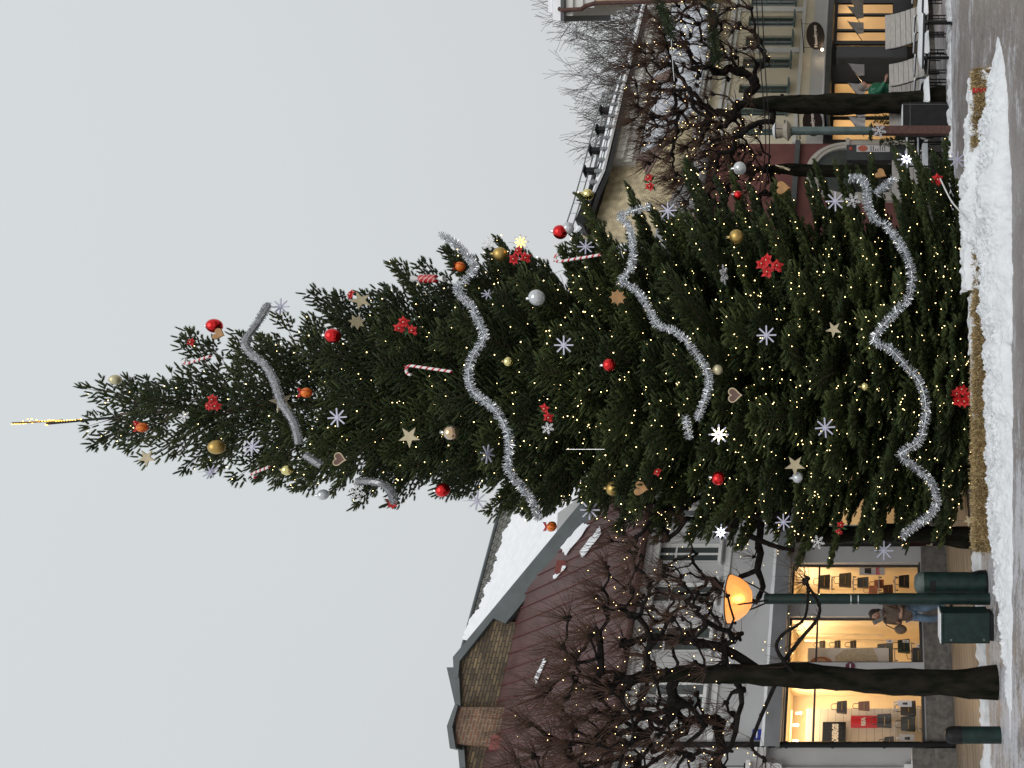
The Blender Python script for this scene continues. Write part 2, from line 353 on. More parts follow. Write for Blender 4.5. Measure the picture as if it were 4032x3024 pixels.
def pile(x, y):
    u = (x-2.45)/.95; v = (y-10.55)/.42; d = 1-u*u-v*v
    if d <= 0: return -.03
    return .43*d**.45*(1+.3*fn(x,y,3,2))+.06*fn(x,y,7,1)+.04*abs(fn(x,y,19,4))+.015*fn(x,y,50,4)
heap('snow_pile', M['snow'], 1.4, 3.5, 10.0, 11.0, 150, 70, pile, 'snow piled high over the bales at the cafe side of the fir', 'snow heap')
for i,(X0,X1,Y0,Y1,hh,lb) in enumerate([(-9.5,-1.6,9.0,13.6,.075,'thin strip of trodden snow along the edge of the brown pavement'),(2.8,9.6,15.6,17.0,.06,'low strip of snow lying under the terrace benches')]):
    def strip(x,y,X0=X0,X1=X1,Y0=Y0,Y1=Y1,hh=hh,i=i):
        c = 11.75+.42*(x+3.3) if i==0 else (Y0+Y1)/2 + .08*(x-5); w_ = (.42 if i==0 else .33)+.2*fn(x,0,1.5,i)
        d = 1-abs(y-c)/w_; d *= min(1,(x-X0)/.6)*min(1,(X1-x)/.6)
        return hh*max(0,d)**.5*(1+fn(x,y,5,i)) + .05*fn(x,y,7,3) -.012 if d > 0 else -.03
    heap('snow_strip', M['snow'], X0,X1,Y0-1,Y1+1,300,110,strip,lb,'snow strip')

# ================================================================ STRAW BALES
def bale(c, L, rz, label, snowtop=0.0, hh=.265, ww=.38, ribbon=False, seed=0):
    r = random.Random(seed); root = empty('straw_bale', (c[0],c[1],0), rz, label, 'straw bale', 'straw bales round the fir')
    b = MB(); nx = 14
    V=[]; Fq=[]
    prof = [(-ww/2,0.0),(-ww/2-.01,.10),(-ww/2,.22),(-ww/2+.05,hh),(0,hh+.02),(ww/2-.05,hh),(ww/2,.2),(ww/2,0)]
    for i in range(nx+1):
        x = -L/2+L*i/nx; e = 1-.18*(abs(i-nx/2)/(nx/2))**6
        for (py,pz) in prof: V.append((x+r.uniform(-.01,.01), py*e+r.uniform(-.012,.012), pz*e+r.uniform(-.01,.012)*(pz>0)))
    n=len(prof)
    for i in range(nx):
        for k in range(n-1): Fq.append((i*n+k,i*n+k+1,(i+1)*n+k+1,(i+1)*n+k))
    b.add(V,Fq); b.add([V[k] for k in range(n)],[tuple(range(n))]); b.add([V[nx*n+k] for k in range(n)],[tuple(range(n))])
    b.build('bale_body', M['straw'], root)
    # loose stalks sticking out of every face
    N = int(4200*L); rg = np.random.default_rng(seed+5)
    px = rg.uniform(-L/2,L/2,N); face = rg.random(N); 
    py = np.where(face<.62, -ww/2, np.where(face<.92, rg.uniform(-ww/2,ww/2,N), ww/2)); pz = np.where(face<.62, rg.uniform(0.01,hh,N), np.where(face<.92, hh, rg.uniform(0,hh,N)))
    P = np.stack([px,py,pz],1); D = np.stack([rg.normal(0,.35,N), np.where(face<.62,-.55,0)+rg.normal(0,.3,N), np.where(face<.62, rg.normal(.1,.8,N), .25+rg.normal(0,.3,N))],1)
    D /= np.linalg.norm(D,axis=1)[:,None]; ln = rg.uniform(.04,.13,N)[:,None]; S = np.cross(D, rg.normal(0,1,(N,3))); S /= np.linalg.norm(S,axis=1)[:,None]; S *= .0036
    A = P - D*ln*.45; B = P + D*ln*.55
    VV = np.stack([A-S,A+S,B+S,B-S],1).reshape(-1,3); VV[:,2] = np.maximum(VV[:,2], .004)
    me = arr_mesh('loose_stalks', VV, np.arange(4*N).reshape(-1,4), rg.random(N).repeat(4)); o = link('loose_stalks', me, M['stalk'], root); tag(o, kind='stuff')
    if snowtop:
        V=[];Fq=[];nx=70;ny=26
        for i in range(nx+1):
            for j in range(ny+1):
                x=-L/2+L*i/nx; v=j/ny; y=-ww/2-.035+(ww+.05)*v
                nz=fn(x+seed,y,4.5,seed)+.5*fn(x+seed,y,13,2); th=snowtop*5
                cov=th+ .9*v-.55+nz*.9 - 1.2*max(0,abs(x)/(L/2)-.9)*10*.2
                base=hh-.005 if y>-ww/2+.04 else hh-.005-(-ww/2+.04-y)*2.2
                z=base+(snowtop*.7+.018)*min(1,max(0,cov)*2.2)**.5*(1+.5*fn(x,y,9,seed)) if cov>0 else base-.05
                V.append((x,y,z))
        for i in range(nx):
            for j in range(ny):
                q=(i*(ny+1)+j,(i+1)*(ny+1)+j,(i+1)*(ny+1)+j+1,i*(ny+1)+j+1)
                Fq.append(q)
        link('snow_cap', arr_mesh('snow_cap',V,Fq), M['snow'], root, smooth=True)
    if ribbon:
        rb = MB(); 
        w2=ww/2+.02; rb.box(-.03,.03,-w2,-w2+.006,.0,hh+.02); rb.box(-.03,.03,-w2,w2,hh+.02,hh+.028); rb.build('ribbon', M['ribbon'], root)
    return root
M['stalk'] = mat('straw_stalks', (.30,.20,.08), .8, .4, 12); n_,p_ = nodes(M['stalk'])
at_ = n_.nodes.new('ShaderNodeAttribute'); at_.attribute_name='tint'; rp = n_.nodes.new('ShaderNodeValToRGB'); n_.links.new(at_.outputs['Fac'], rp.inputs[0])
rp.color_ramp.elements[0].color=(.13,.075,.03,1); rp.color_ramp.elements[1].color=(.62,.48,.24,1); n_.links.new(rp.outputs[0], p_.inputs['Base Color'])
bl = [(-1.80,10.36,.86,.05,'brown straw bale at the end of the row nearest the lit shop',.0,0),
      (-.93,10.40,.86,.03,'brown straw bale second from the lit shop, stalks hanging into the snow',.0,0),
      (-.05,10.40,.86,-.04,'straw bale beside the low poinsettia, ragged lower edge',.015,0),
      (.82,10.44,.84,.02,'straw bale dusted with snow in the middle of the row',.05,0),
      (1.68,10.58,.84,.05,'straw bale half sunk in the deep snow heap',.16,0),
      (2.52,10.75,.84,.03,'straw bale with a snow cap next to the deep snow heap',.12,0),
      (3.30,10.62,.80,.04,'pale straw bale second from the cafe end, thick snow on its back half',.10,0),
      (3.92,10.50,.62,.06,'pale straw bale with red ribbon at the cafe end of the row',.06,1)]
for i,(x,y,L,rz,lb,sn,rib) in enumerate(bl): bale((x,y),L,rz,lb,sn,ribbon=bool(rib),seed=20+i)

# ================================================================ HOUSES
def wall(mb, s0,s1,z0,z1,ops,t=0.0,rev=.22):
    S = sorted({s0,s1,*[o[0] for o in ops],*[o[1] for o in ops]}); Z = sorted({z0,z1,*[o[2] for o in ops],*[o[3] for o in ops]})
    S = [s for s in S if s0-1e-6<=s<=s1+1e-6]; Z = [z for z in Z if z0-1e-6<=z<=z1+1e-6]
    def solid(a,b):
        c=(a[0]+a[1])/2; d=(b[0]+b[1])/2
        return not any(o[0]<c<o[1] and o[2]<d<o[3] for o in ops)
    for i in range(len(S)-1):
        for j in range(len(Z)-1):
            if solid(S[i:i+2],Z[j:j+2]): mb.add([(S[i],t,Z[j]),(S[i+1],t,Z[j]),(S[i+1],t,Z[j+1]),(S[i],t,Z[j+1])],[(0,1,2,3)])
    for o in ops:
        a,b,c,d = o
        mb.add([(a,t,c),(a,t+rev,c),(a,t+rev,d),(a,t,d)],[(0,1,2,3)]); mb.add([(b,t,c),(b,t+rev,c),(b,t+rev,d),(b,t,d)],[(0,1,2,3)])
        mb.add([(a,t,d),(b,t,d),(b,t+rev,d),(a,t+rev,d)],[(0,1,2,3)]); mb.add([(a,t,c),(b,t,c),(b,t+rev,c),(a,t+rev,c)],[(0,1,2,3)])
def RS(y_r, y_l, x_t, x_b, t=0.0):                                    # pixel box on the facade -> s0,s1,z0,z1
    ym=(y_r+y_l)/2; s0=FL(0,y_l,t)[0]; s1=FL(0,y_r,t)[0]; return (s0,s1,FL(x_b,ym,t)[1],FL(x_t,ym,t)[1])
def window(parent, r, t, fm, gm, nx=2, nz=1, fw=.06, sill=True, tr=None, sm=None, depth=.05, name='window', curtain=False):
    a,b,c,d = r; f = MB(); f.box(a,a+fw,t,t+depth,c,d).box(b-fw,b,t,t+depth,c,d).box(a+fw,b-fw,t,t+depth,c,c+fw).box(a+fw,b-fw,t,t+depth,d-fw,d)
    o = f.build(name, fm, parent)
    g_ = MB().box(a+fw*.5,b-fw*.5,t+depth*.6,t+depth*.6+.006,c+fw*.5,d-fw*.5).build('pane', gm, o)
    m_ = MB()
    for i in range(1,nx): x=a+(b-a)*i/nx; m_.box(x-.022,x+.022,t+.004,t+depth-.004,c+fw,d-fw)
    zs = [c+(d-c)*i/nz for i in range(1,nz)] if tr is None else [c+(d-c)*q for q in tr]
    for z in zs: m_.box(a+fw,b-fw,t+.007,t+depth-.007,z-.02,z+.02)
    if m_.v: m_.build('glazing_bars', fm, o)
    if sill: MB().box(a-.06,b+.06,t-.30,t+.01,c-.05,c-.004).build('sill', sm or fm, o)
    if curtain: MB().box(a+.08,b-.08,t+.12,t+.13,c+.1,d-.05).build('curtain', M['curtain'], o)
    return o
M['curtain'] = mat('grey_blind', (.3,.3,.28), .9, .15, 40, stretch=(3,1,.1))
M['warm_wall'] = mat('shop_interior_wall', (.80,.68,.50), .9, .06, 1.5)
M['slatwall'] = mat('white_slat_wall', (.75,.68,.58), .8, .03, 1.5)
# ---- grey rendered shop house
gh = house('shop_house', 'grey rendered house with a lit bag shop, snowy canopy and dark red sheet metal roof')
sA = FL(0,3300)[0]; sB = FL(0,1560)[0]; sP = FL(0,2948)[0]; zE = FL(2492,2500)[1]
zF0 = .62; zTop = 3.42
w1 = RS(2215,2376,3108,3640); w2 = RS(2426,2608,3108,3648); w3 = RS(2667,2944,3106,3662); w0 = RS(1840,2066,3108,3600)
shopz=(zF0+.0, zTop)
sops = []
for r_ in (w1,w2,w3,w0): sops.append((r_[0],r_[1],zF0,zTop))
door_r = RS(2082,2152,3140,3740); sops.append((door_r[0],door_r[1],.06,3.2))
ups=[]
for (yr,yl) in ((2676,2796),(2452,2570),(2290,2375),(2135,2215),(1990,2065),(1850,1915),(1720,1780)):
    r_ = RS(yr,yl,2530,2815); ups.append((r_[0],r_[1],5.02,6.66))
mb = MB(); wall(mb, sP, sB, 0.035, zE, sops+ups); mb.build('wall', M['grey_wall'], gh)
pl = MB()
ed = sorted([(o[0],o[1]) for o in sops if o[2]<.1]); x0 = sP
for a,b in ed: pl.box(x0,a,-.04,0-.002,.036,zF0-.03); x0=b
pl.box(x0,sB,-.04,-.002,.036,zF0-.03); pl.build('plinth', M['granite'], gh)
MB().box(sP,sB,-.42,-.003,zTop+.02,zTop+.10).box(sP,sB,-.46,-.42,zTop+.0,zTop+.30).box(sP,sB,-.42,-.003,zTop+.24,zTop+.30).build('canopy', mat('light_grey_canopy',(.20,.205,.215),.5,.1,3), gh)
cs = MB(); V=[]
ns=160
for i in range(ns+1):
    s_ = sP+(sB-sP)*i/ns; V += [(s_,-.46+.02*fn(s_,0,3,1),zTop+.30),(s_,-.45,zTop+.36+.03*fn(s_,0,2,2)),(s_,-.2,zTop+.39+.03*fn(s_,0,2,5)),(s_,-.004,zTop+.36)]
cs.add(V,[(i*4+k,(i+1)*4+k,(i+1)*4+k+1,i*4+k+1) for i in range(ns) for k in range(3)]); cs.build('canopy_snow', M['roofsnow'], gh, smooth=True)
MB().box(sP,sB,-.05,-.003,4.78,4.9).build('string_course', M['white_paint'], gh)
cor = MB(); cor.box(sP,sB,-.12,-.003,zE-.32,zE-.18).box(sP,sB,-.25,-.003,zE-.178,zE-.06).box(sA,sB,-.38,-.0,zE-.058,zE); cor.build('cornice', M['white_paint'], gh)
for r_ in ups: window(gh, r_, .10, M['white_paint'], M['dglass'], 2, tr=(.62,), fw=.08, curtain=True)
FRM = mat('shop_frame_dark', (.05,.04,.035), .4, .2, 6)
for r_,nm in ((w1,1),(w2,1),(w3,1),(w0,1)):
    rr=(r_[0],r_[1],zF0,zTop); window(gh, rr, .16, FRM, M['glass'], 1, tr=(.79,), fw=.045, sill=False, name='shop_window')
MB().box(w3[0],w3[1],-.02,.0,zF0-.001,zF0+.03).box(w2[0],w2[1],-.02,.0,zF0-.001,zF0+.03).box(w1[0],w1[1],-.02,.0,zF0-.001,zF0+.03).build('window_ledge', M['dark_metal'], gh)
# door, recessed
dr = MB().box(door_r[0],door_r[1],.5,.56,.06,3.2).build('door', mat('purple_brown_door',(.04,.02,.025),.4), gh)
MB().box(door_r[0]+.08,door_r[1]-.08,.485,.497,.9,2.9).build('pane', M['dglass'], dr)
MB().tube([(door_r[0]+.1,.46,1.0),(door_r[0]+.1,.46,1.5)],.015).build('handle', M['silver'], dr)
# interior
rm = MB(); ti=2.6; zc=3.5
rm.box(sP+.02,sB,ti,ti+.1,.1,zc).box(sP+.02,sB,.24,ti,.3,.42).box(sP+.02,sB,.24,ti,zc,zc+.08)
for sy in (2646,2400,2185): 
    s_ = FL(0,sy)[0]; rm.box(s_-.05,s_+.05,.26,ti,.42,zc)
rm.box(sP+.02,sP+.1,.24,ti,.42,zc)
rm.build('interior', M['warm_wall'], gh)
def area(name, loc, parent, e, sx_, sy_, c=(1,.76,.47)):
    l = bpy.data.lights.new(name,'AREA'); l.shape='RECTANGLE'; l.size=sx_; l.size_y=sy_; l.energy=e; l.color=c
    o = bpy.data.objects.new(name,l); col.objects.link(o); o.location=loc; o.parent=parent; return o
for r_,e in ((w1,34),(w2,44),(w3,66),(w0,36)):
    c_=(r_[0]+r_[1])/2; area('shop_ceiling_light',(c_,1.2,zc-.03),gh,e,(r_[1]-r_[0])*.7,1.4)
# roof: sheet metal with standing seams
tS=1.0
def RP(x,y): return FP(x,y,-.38,zE,tS)
top = [(1880,3160),(1888,3024),(1925,2790),(1975,2440),(2140,2240),(2325,2040),(2400,1960)]
tv = [RP(*q) for q in top]; bot = [Vector((p.x,-.38,zE)) for p in tv]; bot[-1] = Vector((sB,-.38,zE)); tv[-1]=Vector((sB,tv[-1].y,tv[-1].z))
bot[0].x=sA; tv[0].x=sA
rf = MB()
for i in range(len(tv)-1): rf.slab([bot[i],bot[i+1],tv[i+1],tv[i]],(0,.04,-.1))
roof = rf.build('roof', M['red_roof'], gh)
sm_ = MB(); xs_=[p.x for p in tv]; hs_=[p.y for p in tv]; x=sA+.3
while x < sB:
    yt = np.interp(x,xs_,hs_); sm_.box(-.018,.018,0,1,0,.05, M=Matrix(((1,0,0,x),(0,yt+.38,0,-.38),(0,(yt+.38)*tS,1,zE),(0,0,0,1)))); x+=.38
sm_.build('standing_seams', mat('seam_red',(.10,.03,.03),.5), roof)
MB().tube([(sA,-.46,zE-.03),(sB,-.46,zE-.03)],.07,8).build('gutter', M['red_roof'], gh)
# snow remnants on the red roof
for poly in ([(2215,2155),(2300,2060),(2330,2065),(2235,2190)],[(2290,2170),(2370,2075),(2378,2100),(2300,2200)],[(2185,2270),(2230,2225),(2236,2236),(2190,2285)],[(1895,2950),(1945,2870),(1950,2880),(1900,2965)],[(2110,2680),(2150,2590),(2160,2600),(2122,2690)]):
    pts=[RP(*q)+Vector((0,-.03,.035)) for q in poly]; p2=[]
    for i in range(4):
        a_,b_=pts[i],pts[(i+1)%4]
        for k in range(6): q=a_.lerp(b_,k/6); p2.append(q+Vector((random.uniform(-.04,.04),0,0)))
    MB().slab(p2,(0,-.008,.008)).build('snow_patch', M['roofsnow'], roof)
# roof ladder hooks (red hatches)
for (x_,y_) in ((2215,2235),(1960,2925)):
    p=RP(x_,y_); MB().box(p.x-.16,p.x+.16,p.y-.1,p.y+.06,p.z-.1,p.z+.14).build('roof_hatch', mat('hatch_red',(.2,.04,.03),.5), roof)
# plaque + oval badge
def plane_box(mb,x0,x1,yr,yl,t,th):
    r_=RS(yr,yl,x0,x1,t); return mb.box(r_[0],r_[1],t-th,t,r_[2],r_[3])
bp_ = plane_box(MB(),2962,2998,2872,2913,-.006,.02).build('street_plaque', mat('blue_enamel',(.02,.04,.3),.3), None); bp_.location=(0,A0,0); bp_.rotation_euler=(0,0,HROT)
tag(bp_,'small blue enamel plaque on the grey wall above the shop canopy','plaque')
r_=RS(2872,2913,2962,2998,-.03); q_=(r_[2]+r_[3])/2
MB().box(r_[0]+.03,r_[1]-.03,-.031,-.027,q_-.012,q_+.012).box(r_[0]+.03,r_[1]-.03,-.031,-.027,q_+.04,q_+.055).build('plaque_mark', M['white_paint'], bp_)
r_=RS(2614,2634,3331,3365,-.004); c_=Vector(((r_[0]+r_[1])/2,0,(r_[2]+r_[3])/2))
bd=MB().lathe([(1e-4,0),(1,0),(1,.02),(1e-4,.02)],24,M=Matrix.Translation((c_.x,-.004,c_.z))@Matrix(((.075,0,0,0),(0,0,-1,0),(0,.10,0,0),(0,0,0,1)))).build('oval_badge', mat('wine_red_badge',(.12,.02,.04),.4), None)
bd.location=(0,A0,0); bd.rotation_euler=(0,0,HROT); tag(bd,'small wine red oval badge on the white pier between the lit shop windows','badge')
MB().box(c_.x-.05,c_.x+.05,-.028,-.0245,c_.z-.012,c_.z+.012).build('badge_mark', M['white_paint'], bd)
# downpipe
dp = MB().tube([(sP+.06,-.12,.05),(sP+.06,-.12,4.3),(sP+.06,-.12,zE-.3)],.055,10)
for z in (.5,1.4,2.4,3.3,4.6,6): dp.tube([(sP+.06,-.12,z),(sP+.06,-.12,z+.05)],.068,10)
dp.build('downpipe', M['black'], gh)
# ---- neighbour with the ionic pilaster
nh = house('pilaster_house', 'pale grey classical house with ionic pilaster at the near end of the row')
mb=MB(); nw=RS(2990,3060,2700,3010); nwo=(sP-1.6,sP-.75,3.9,5.6); wall(mb,sA-1,sP,.9,zE,[nwo]); mb.build('wall', M['grey_wall'], nh)
window(nh,nwo,.1,M['white_paint'],M['dglass'],2,tr=(.6,),fw=.07,curtain=True)
MB().box(sA-1,sP-.01,-.12,-.003,.036,.88).box(sA-1,sP-.01,-.16,-.123,.036,.45).build('plinth', M['granite'], nh)
pc = sP-.62
pi_ = MB().box(pc-.28,pc+.28,-.10,-.003,.9,3.38).box(pc-.34,pc+.34,-.13,-.003,.88,1.05).build('pilaster', M['white_paint'], nh)
cp = MB().box(pc-.36,pc+.36,-.2,-.003,3.60,3.68)
for sgn in (-1,1):
    pts=[]; 
    for k in range(46):
        a_=k/45*2.6*2*PI; r2=.125*(1-k/50); pts.append((pc+sgn*.25+sgn*math.sin(a_)*r2*-1, -.17, 3.49+math.cos(a_)*r2))
    cp.tube(pts,.021,6); cp.box(pc+sgn*.25-.1,pc+sgn*.25+.1,-.15,-.103,3.39,3.595)
cp.build('ionic_capital', M['white_paint'], pi_)
MB().box(sA-1,sP,-.25,-.003,3.70,3.85).box(sA-1,sP,-.3,-.003,3.86,3.93).build('cornice', M['white_paint'], nh)
bal = house('balcony_railing','dark iron balcony railing on the pilaster house beside the branches','railing')
b_=MB()
for k in range(16): s_=sP-.35-k*.11; b_.box(s_-.008,s_+.008,-.55,-.53,4.05,4.85)
b_.build('balusters', M['black'], bal); MB().box(sP-2.1,sP-.3,-.57,-.51,4.85,4.89).box(sP-2.1,sP-.3,-.57,-.51,4.02,4.05).build('rails', M['black'], bal)
MB().box(sP-2.15,sP-.25,-.6,-.01,3.935,4.015).build('floor_slab', M['white_paint'], bal)
# ---- brick gable behind the red roof
bh = house('brick_gable_house','brown and yellow brick gable with chimney rising behind the red roof')
tb=3.9
def PV(x,y,t): s_,z_=FL(x,y,t); return (s_,z_)
brk=[PV(x,y,tb) for x,y in ((1826,3200),(1826,2940),(1806,2930),(1812,2600),(1945,2440),(2030,2450),(2080,3200))]
MB().prism(brk,tb,tb+.3).build('wall', M['brick'], bh)
band=[PV(x,y,tb-.08) for x,y in ((1786,2588),(2172,2122),(2330,1930),(2400,1960),(2372,2000),(1992,2456),(1945,2436),(1812,2604),(1806,2670),(1790,2670))]
MB().prism(band,tb-.12,tb+.5).build('coping', M['grey_metal'], bh)
fl_=[PV(x,y,tb-.08) for x,y in ((1760,2628),(1796,2790),(1815,2790),(1808,2640),(1800,2628))]
MB().prism(fl_,tb-.1,tb+.45).build('coping', M['grey_metal'], bh)
fl2=[PV(x,y,tb-.08) for x,y in ((1803,2935),(1826,3200),(1846,3200),(1828,2935))]
MB().prism(fl2,tb-.1,tb+.45).build('coping', M['grey_metal'], bh)
ch=[PV(x,y,tb-.3) for x,y in ((1798,2785),(1798,2930),(1990,2945),(1990,2785))]
ch_=MB().prism(ch,tb-.35,tb+.6).build('chimney', M['chimney_brick'], bh)
cc=[PV(x,y,tb-.4) for x,y in ((1795,2772),(1763,2860),(1775,2948),(1798,2948),(1784,2862),(1806,2780))]
MB().prism(cc,tb-.45,tb+.75).build('chimney_cap', M['grey_metal'], ch_)
# ---- tiled snowy roof beyond
th = house('tiled_roof_house','house with steep grey tiled roof half covered by smooth snow')
t5=5.2; z5=FL(2330,2000,t5)[1]; m5=1.15
def R5(x,y,dz=0): p=FP(x,y,t5,z5,m5); return p+Vector((0,-dz,dz))
M['tiles']=brick_mat('grey_roof_tiles',(.13,.125,.11),(.18,.175,.16),(.03,.03,.03),1.0,.24,.26,.02,rot=(math.radians(-45),0,0))
poly=[(1824,2560),(1917,2215),(2010,1866),(2090,1560),(2500,1560),(2500,2000),(2300,2150),(1990,2420),(1900,2560)]
MB().slab([R5(*q) for q in poly],(0,.1,-.1)).build('roof', M['tiles'], th)
edge=[(1838,2520),(1850,2490),(1872,2440),(1900,2400),(1915,2370),(1922,2330),(1935,2300),(1950,2290),(1955,2240),(1972,2210),(1968,2180),(1990,2140),(2000,2100),(2015,2070),(2030,2040),(2050,2000),(2080,1960),(2120,1900),(2160,1700)]
e2=[]
for i in range(len(edge)-1):
    for k in range(5): 
        f_=k/5; e2.append((edge[i][0]*(1-f_)+edge[i+1][0]*f_+random.uniform(-6,6), edge[i][1]*(1-f_)+edge[i+1][1]*f_))
pts=[R5(*q,.05) for q in e2]+[R5(*q,.05) for q in ((2480,1700),(2480,2000),(2300,2150),(2000,2420),(1880,2530))]
MB().slab(pts,(0,-.05,.05)).build('roof_snow', M['roofsnow'], th)
rp_=[R5(1822,2566),R5(1917,2215),R5(2010,1866),R5(2090,1560)]; MB().tube([p+Vector((0,-.02,.03)) for p in rp_],.06,6).build('ridge', M['grey_metal'], th)
gq=[PV(x,y,4.6) for x,y in ((2190,2118),(2196,2020),(2280,1960),(2320,2000),(2300,2040))]
MB().prism(gq,4.6,4.8).build('wall', M['grey_wall'], th)
MB().box(FL(0,2560,5.2)[0],FL(0,1560,5.2)[0],5.35,5.5,0,z5).build('wall', M['grey_wall'], th)
# ---- red house behind the fir
rh = house('red_house','low dusky red house with a cream arched doorway between tree and cafe')
sR = FL(0,566)[0]; zR=FL(2790,700)[1]
arc=RS(600,760,3190,3600); ac=(arc[0]+arc[1])/2
rops=[(ac-.95,ac+.95,.1,2.45)]
for (yr,yl) in ((880,940),(1000,1060),(1130,1190)):
    q=RS(yr,yl,2790,2990); rops.append(q)
mb=MB(); wall(mb,sB+.001,sR,0.05,zR,rops); mb.build('wall', M['red_wall'], rh)
for q in rops[1:]: window(rh,q,.1,M['white_paint'],M['dglass'],2,tr=(.6,),fw=.07)
ar=MB()
for (r0,r1,t0,t1) in ((.95,1.06,-.10,-.003),(1.06,1.16,-.14,-.003),(1.16,1.24,-.07,-.003)):
    n_a=20; pv=[]
    for k in range(n_a+1):
        a_=PI*k/n_a; pv.append((ac+r0*math.cos(a_),2.45+r0*math.sin(a_)))
    for k in range(n_a,-1,-1):
        a_=PI*k/n_a; pv.append((ac+r1*math.cos(a_),2.45+r1*math.sin(a_)))
    for k in range(n_a):
        quad=[pv[k],pv[k+1],pv[2*n_a+1-k-1],pv[2*n_a+1-k]]; ar.prism(quad,t0,t1)
for sg in (-1,1): ar.box(ac+sg*1.10-.16,ac+sg*1.10+.16,-.12,-.003,.05,2.45)
ar.box(ac-1.3,ac-.92,-.18,-.003,2.38,2.50).box(ac+.92,ac+1.3,-.18,-.003,2.38,2.50)
ar.build('door_surround', M['cream2'] if 'cream2' in M else mat('stone_white',(.58,.55,.50),.7,.06,3), rh)
MB().prism([(ac-.95,2.45)]+[(ac+.95*math.cos(PI*k/16),2.45+.95*math.sin(PI*k/16)) for k in range(17)],-.03,-.003).build('fanlight', M['dglass'], rh)
dd=MB().box(ac-.95,ac+.95,.15,.2,.1,2.45).build('door', mat('pale_door',(.45,.44,.42),.5), rh)
MB().box(ac-.01,ac+.01,.14,.149,.1,2.45).box(ac-.8,ac-.1,.135,.149,1.2,2.3).box(ac+.1,ac+.8,.135,.149,1.2,2.3).build('door_panels', M['dark_metal'], dd)
MB().box(sB,sR,-.15,-.003,3.9,4.05).box(sB,sR,-.3,0,zR,zR+.15).build('cornice', M['grey_metal'], rh)
pr=MB(); a_=Vector((sB,-.3,zR+.15)); MB().slab([(sB,-.35,zR+.15),(sR,-.35,zR+.15),(sR,3.5,zR+2.6),(sB,3.5,zR+2.6)],(0,.05,-.1)).build('roof', mat('pale_grey_roof',(.26,.26,.27),.7,.2,2), rh)
# ---- cream cafe house
ch2 = house('cafe_house','cream rendered house with black shopfront, snow covered roof and ground floor canopy')
sC = FL(0,-420)[0]; zC = 7.15; sR1=sR+.002
cops=[]
for (yt,yb,xt,xb) in ((58,112,3300,3520),(120,158,3297,3520),(322,388,3290,3540),(412,456,3286,3540),(464,502,3285,3545),(506,548,3285,3540)):
    q=RS(yt,yb,xt,xb); cops.append((q[0],q[1],.95,2.95))
dq=RS(172,252,3295,3600); cops.append((dq[0],dq[1],.3,3.0)); 
for (yt,yb) in ((10,50),(-60,-20)): q=RS(yt,yb,3290,3520); cops.append((q[0],q[1],.95,2.95))
cup=[]
for (yt,yb) in ((62,104),(140,180),(225,268),(330,366),(420,455),(500,532),(-20,24),(-120,-70)):
    q=RS(yt,yb,2945,3130); cup.append((q[0],q[1],4.45,6.05))
mb=MB(); wall(mb,sR1,sC,3.75,zC,cup); mb.build('wall', M['cream'], ch2)
mb=MB(); wall(mb,sR1,sC,.28,3.22,cops,t=.02,rev=.04); mb.build('shopfront', M['slate'] if 'slate' in M else mat('black_shopfront_tiles',(.018,.018,.020),.35,.3,2), ch2)
MB().box(sR1,sC,-.02,.018,3.221,3.749).build('fascia', mat('pale_fascia',(.58,.57,.56),.7,.05,2), ch2)
cpf=MB().box(sR1+.5,sC,-.85,-.021,3.02,3.10).box(sR1+.5,sC,-.88,-.85,3.0,3.17).build('canopy', M['grey_metal'], ch2)
MB().box(sR1+.5,sC,-.87,-.021,3.171,3.23).build('canopy_snow', M['roofsnow'], ch2, bevel=.02)
for q in cup: window(ch2,q,.08,M['teal'],M['dglass'],2,tr=(.36,.68),fw=.055)
for q in cops: 
    o=window(ch2,q,.035,M['black'],M['glass'],1,depth=.03,fw=.025,sill=False,name='shop_window')
rm=MB().box(sR1+.1,sC,2.4,2.5,.3,3.2).box(sR1+.1,sC,.2,2.4,.25,.30).box(sR1+.1,sC,.2,2.4,3.2,3.25)

rm.build('interior', M['warm_wall'], ch2)
for s_,e in ((sR1+1.2,26),(sR1+3.6,32),(sR1+6.0,20),(sR1+8.2,26),(sR1+10.2,32),(sR1+12.2,22)):
    area('shop_ceiling_light',(s_,1.2,3.17),ch2,e,.9,1.4,(1,.68,.34))
MB().box(dq[0]+.02,dq[1]-.02,.075,.12,.3,3.0).build('door', M['black'], ch2)
for zz,d_ in ((6.35,.06),(6.5,.12),(6.95,.2),(7.1,.32)): MB().box(sR1,sC,-d_,-.003,zz,zz+.10).build('cornice', M['white_paint'], ch2)
MB().box(sR1,sC,-.06,-.003,4.05,4.16).build('string_course', M['white_paint'], ch2)
for yy in (200,400,40): s_=FL(0,yy)[0]; MB().box(s_-.12,s_+.12,-.05,-.003,4.17,6.34).build('lesene', M['white_paint'], ch2)
mR=1.1
def R6(x,y): return FP(x,y,-.35,zC+.05,mR)
def roofpoly(top_, nm, m_, th_=.12):
    tv=[R6(*q) for q in top_]; bt=[Vector((p.x,-.35,zC+.05)) for p in tv]; o=MB()
    for i in range(len(tv)-1): o.slab([bt[i],bt[i+1],tv[i+1],tv[i]],(0,.05,-.08))
    return o.build(nm,m_,ch2)
roofpoly([(2515,624),(2560,415),(2572,300)],'roof',mat('pale_snowy_metal_roof',(.50,.52,.56),.6,.05,2))
roofpoly([(2572,288),(2610,160),(2645,30),(2690,-150),(2740,-420)],'roof',bpy.data.materials['pale_snowy_metal_roof'])
for q in ([(2515,624),(2640,560),(2560,700),(2540,660)],[(2572,320),(2655,278),(2655,330)]):
    pts=[R6(*w_)+Vector((0,-.06,.06)) for w_ in q]; MB().slab(pts,(0,-.03,.03)).build('roof_hip', mat('brown_roof_sheet',(.15,.09,.07),.7), ch2)
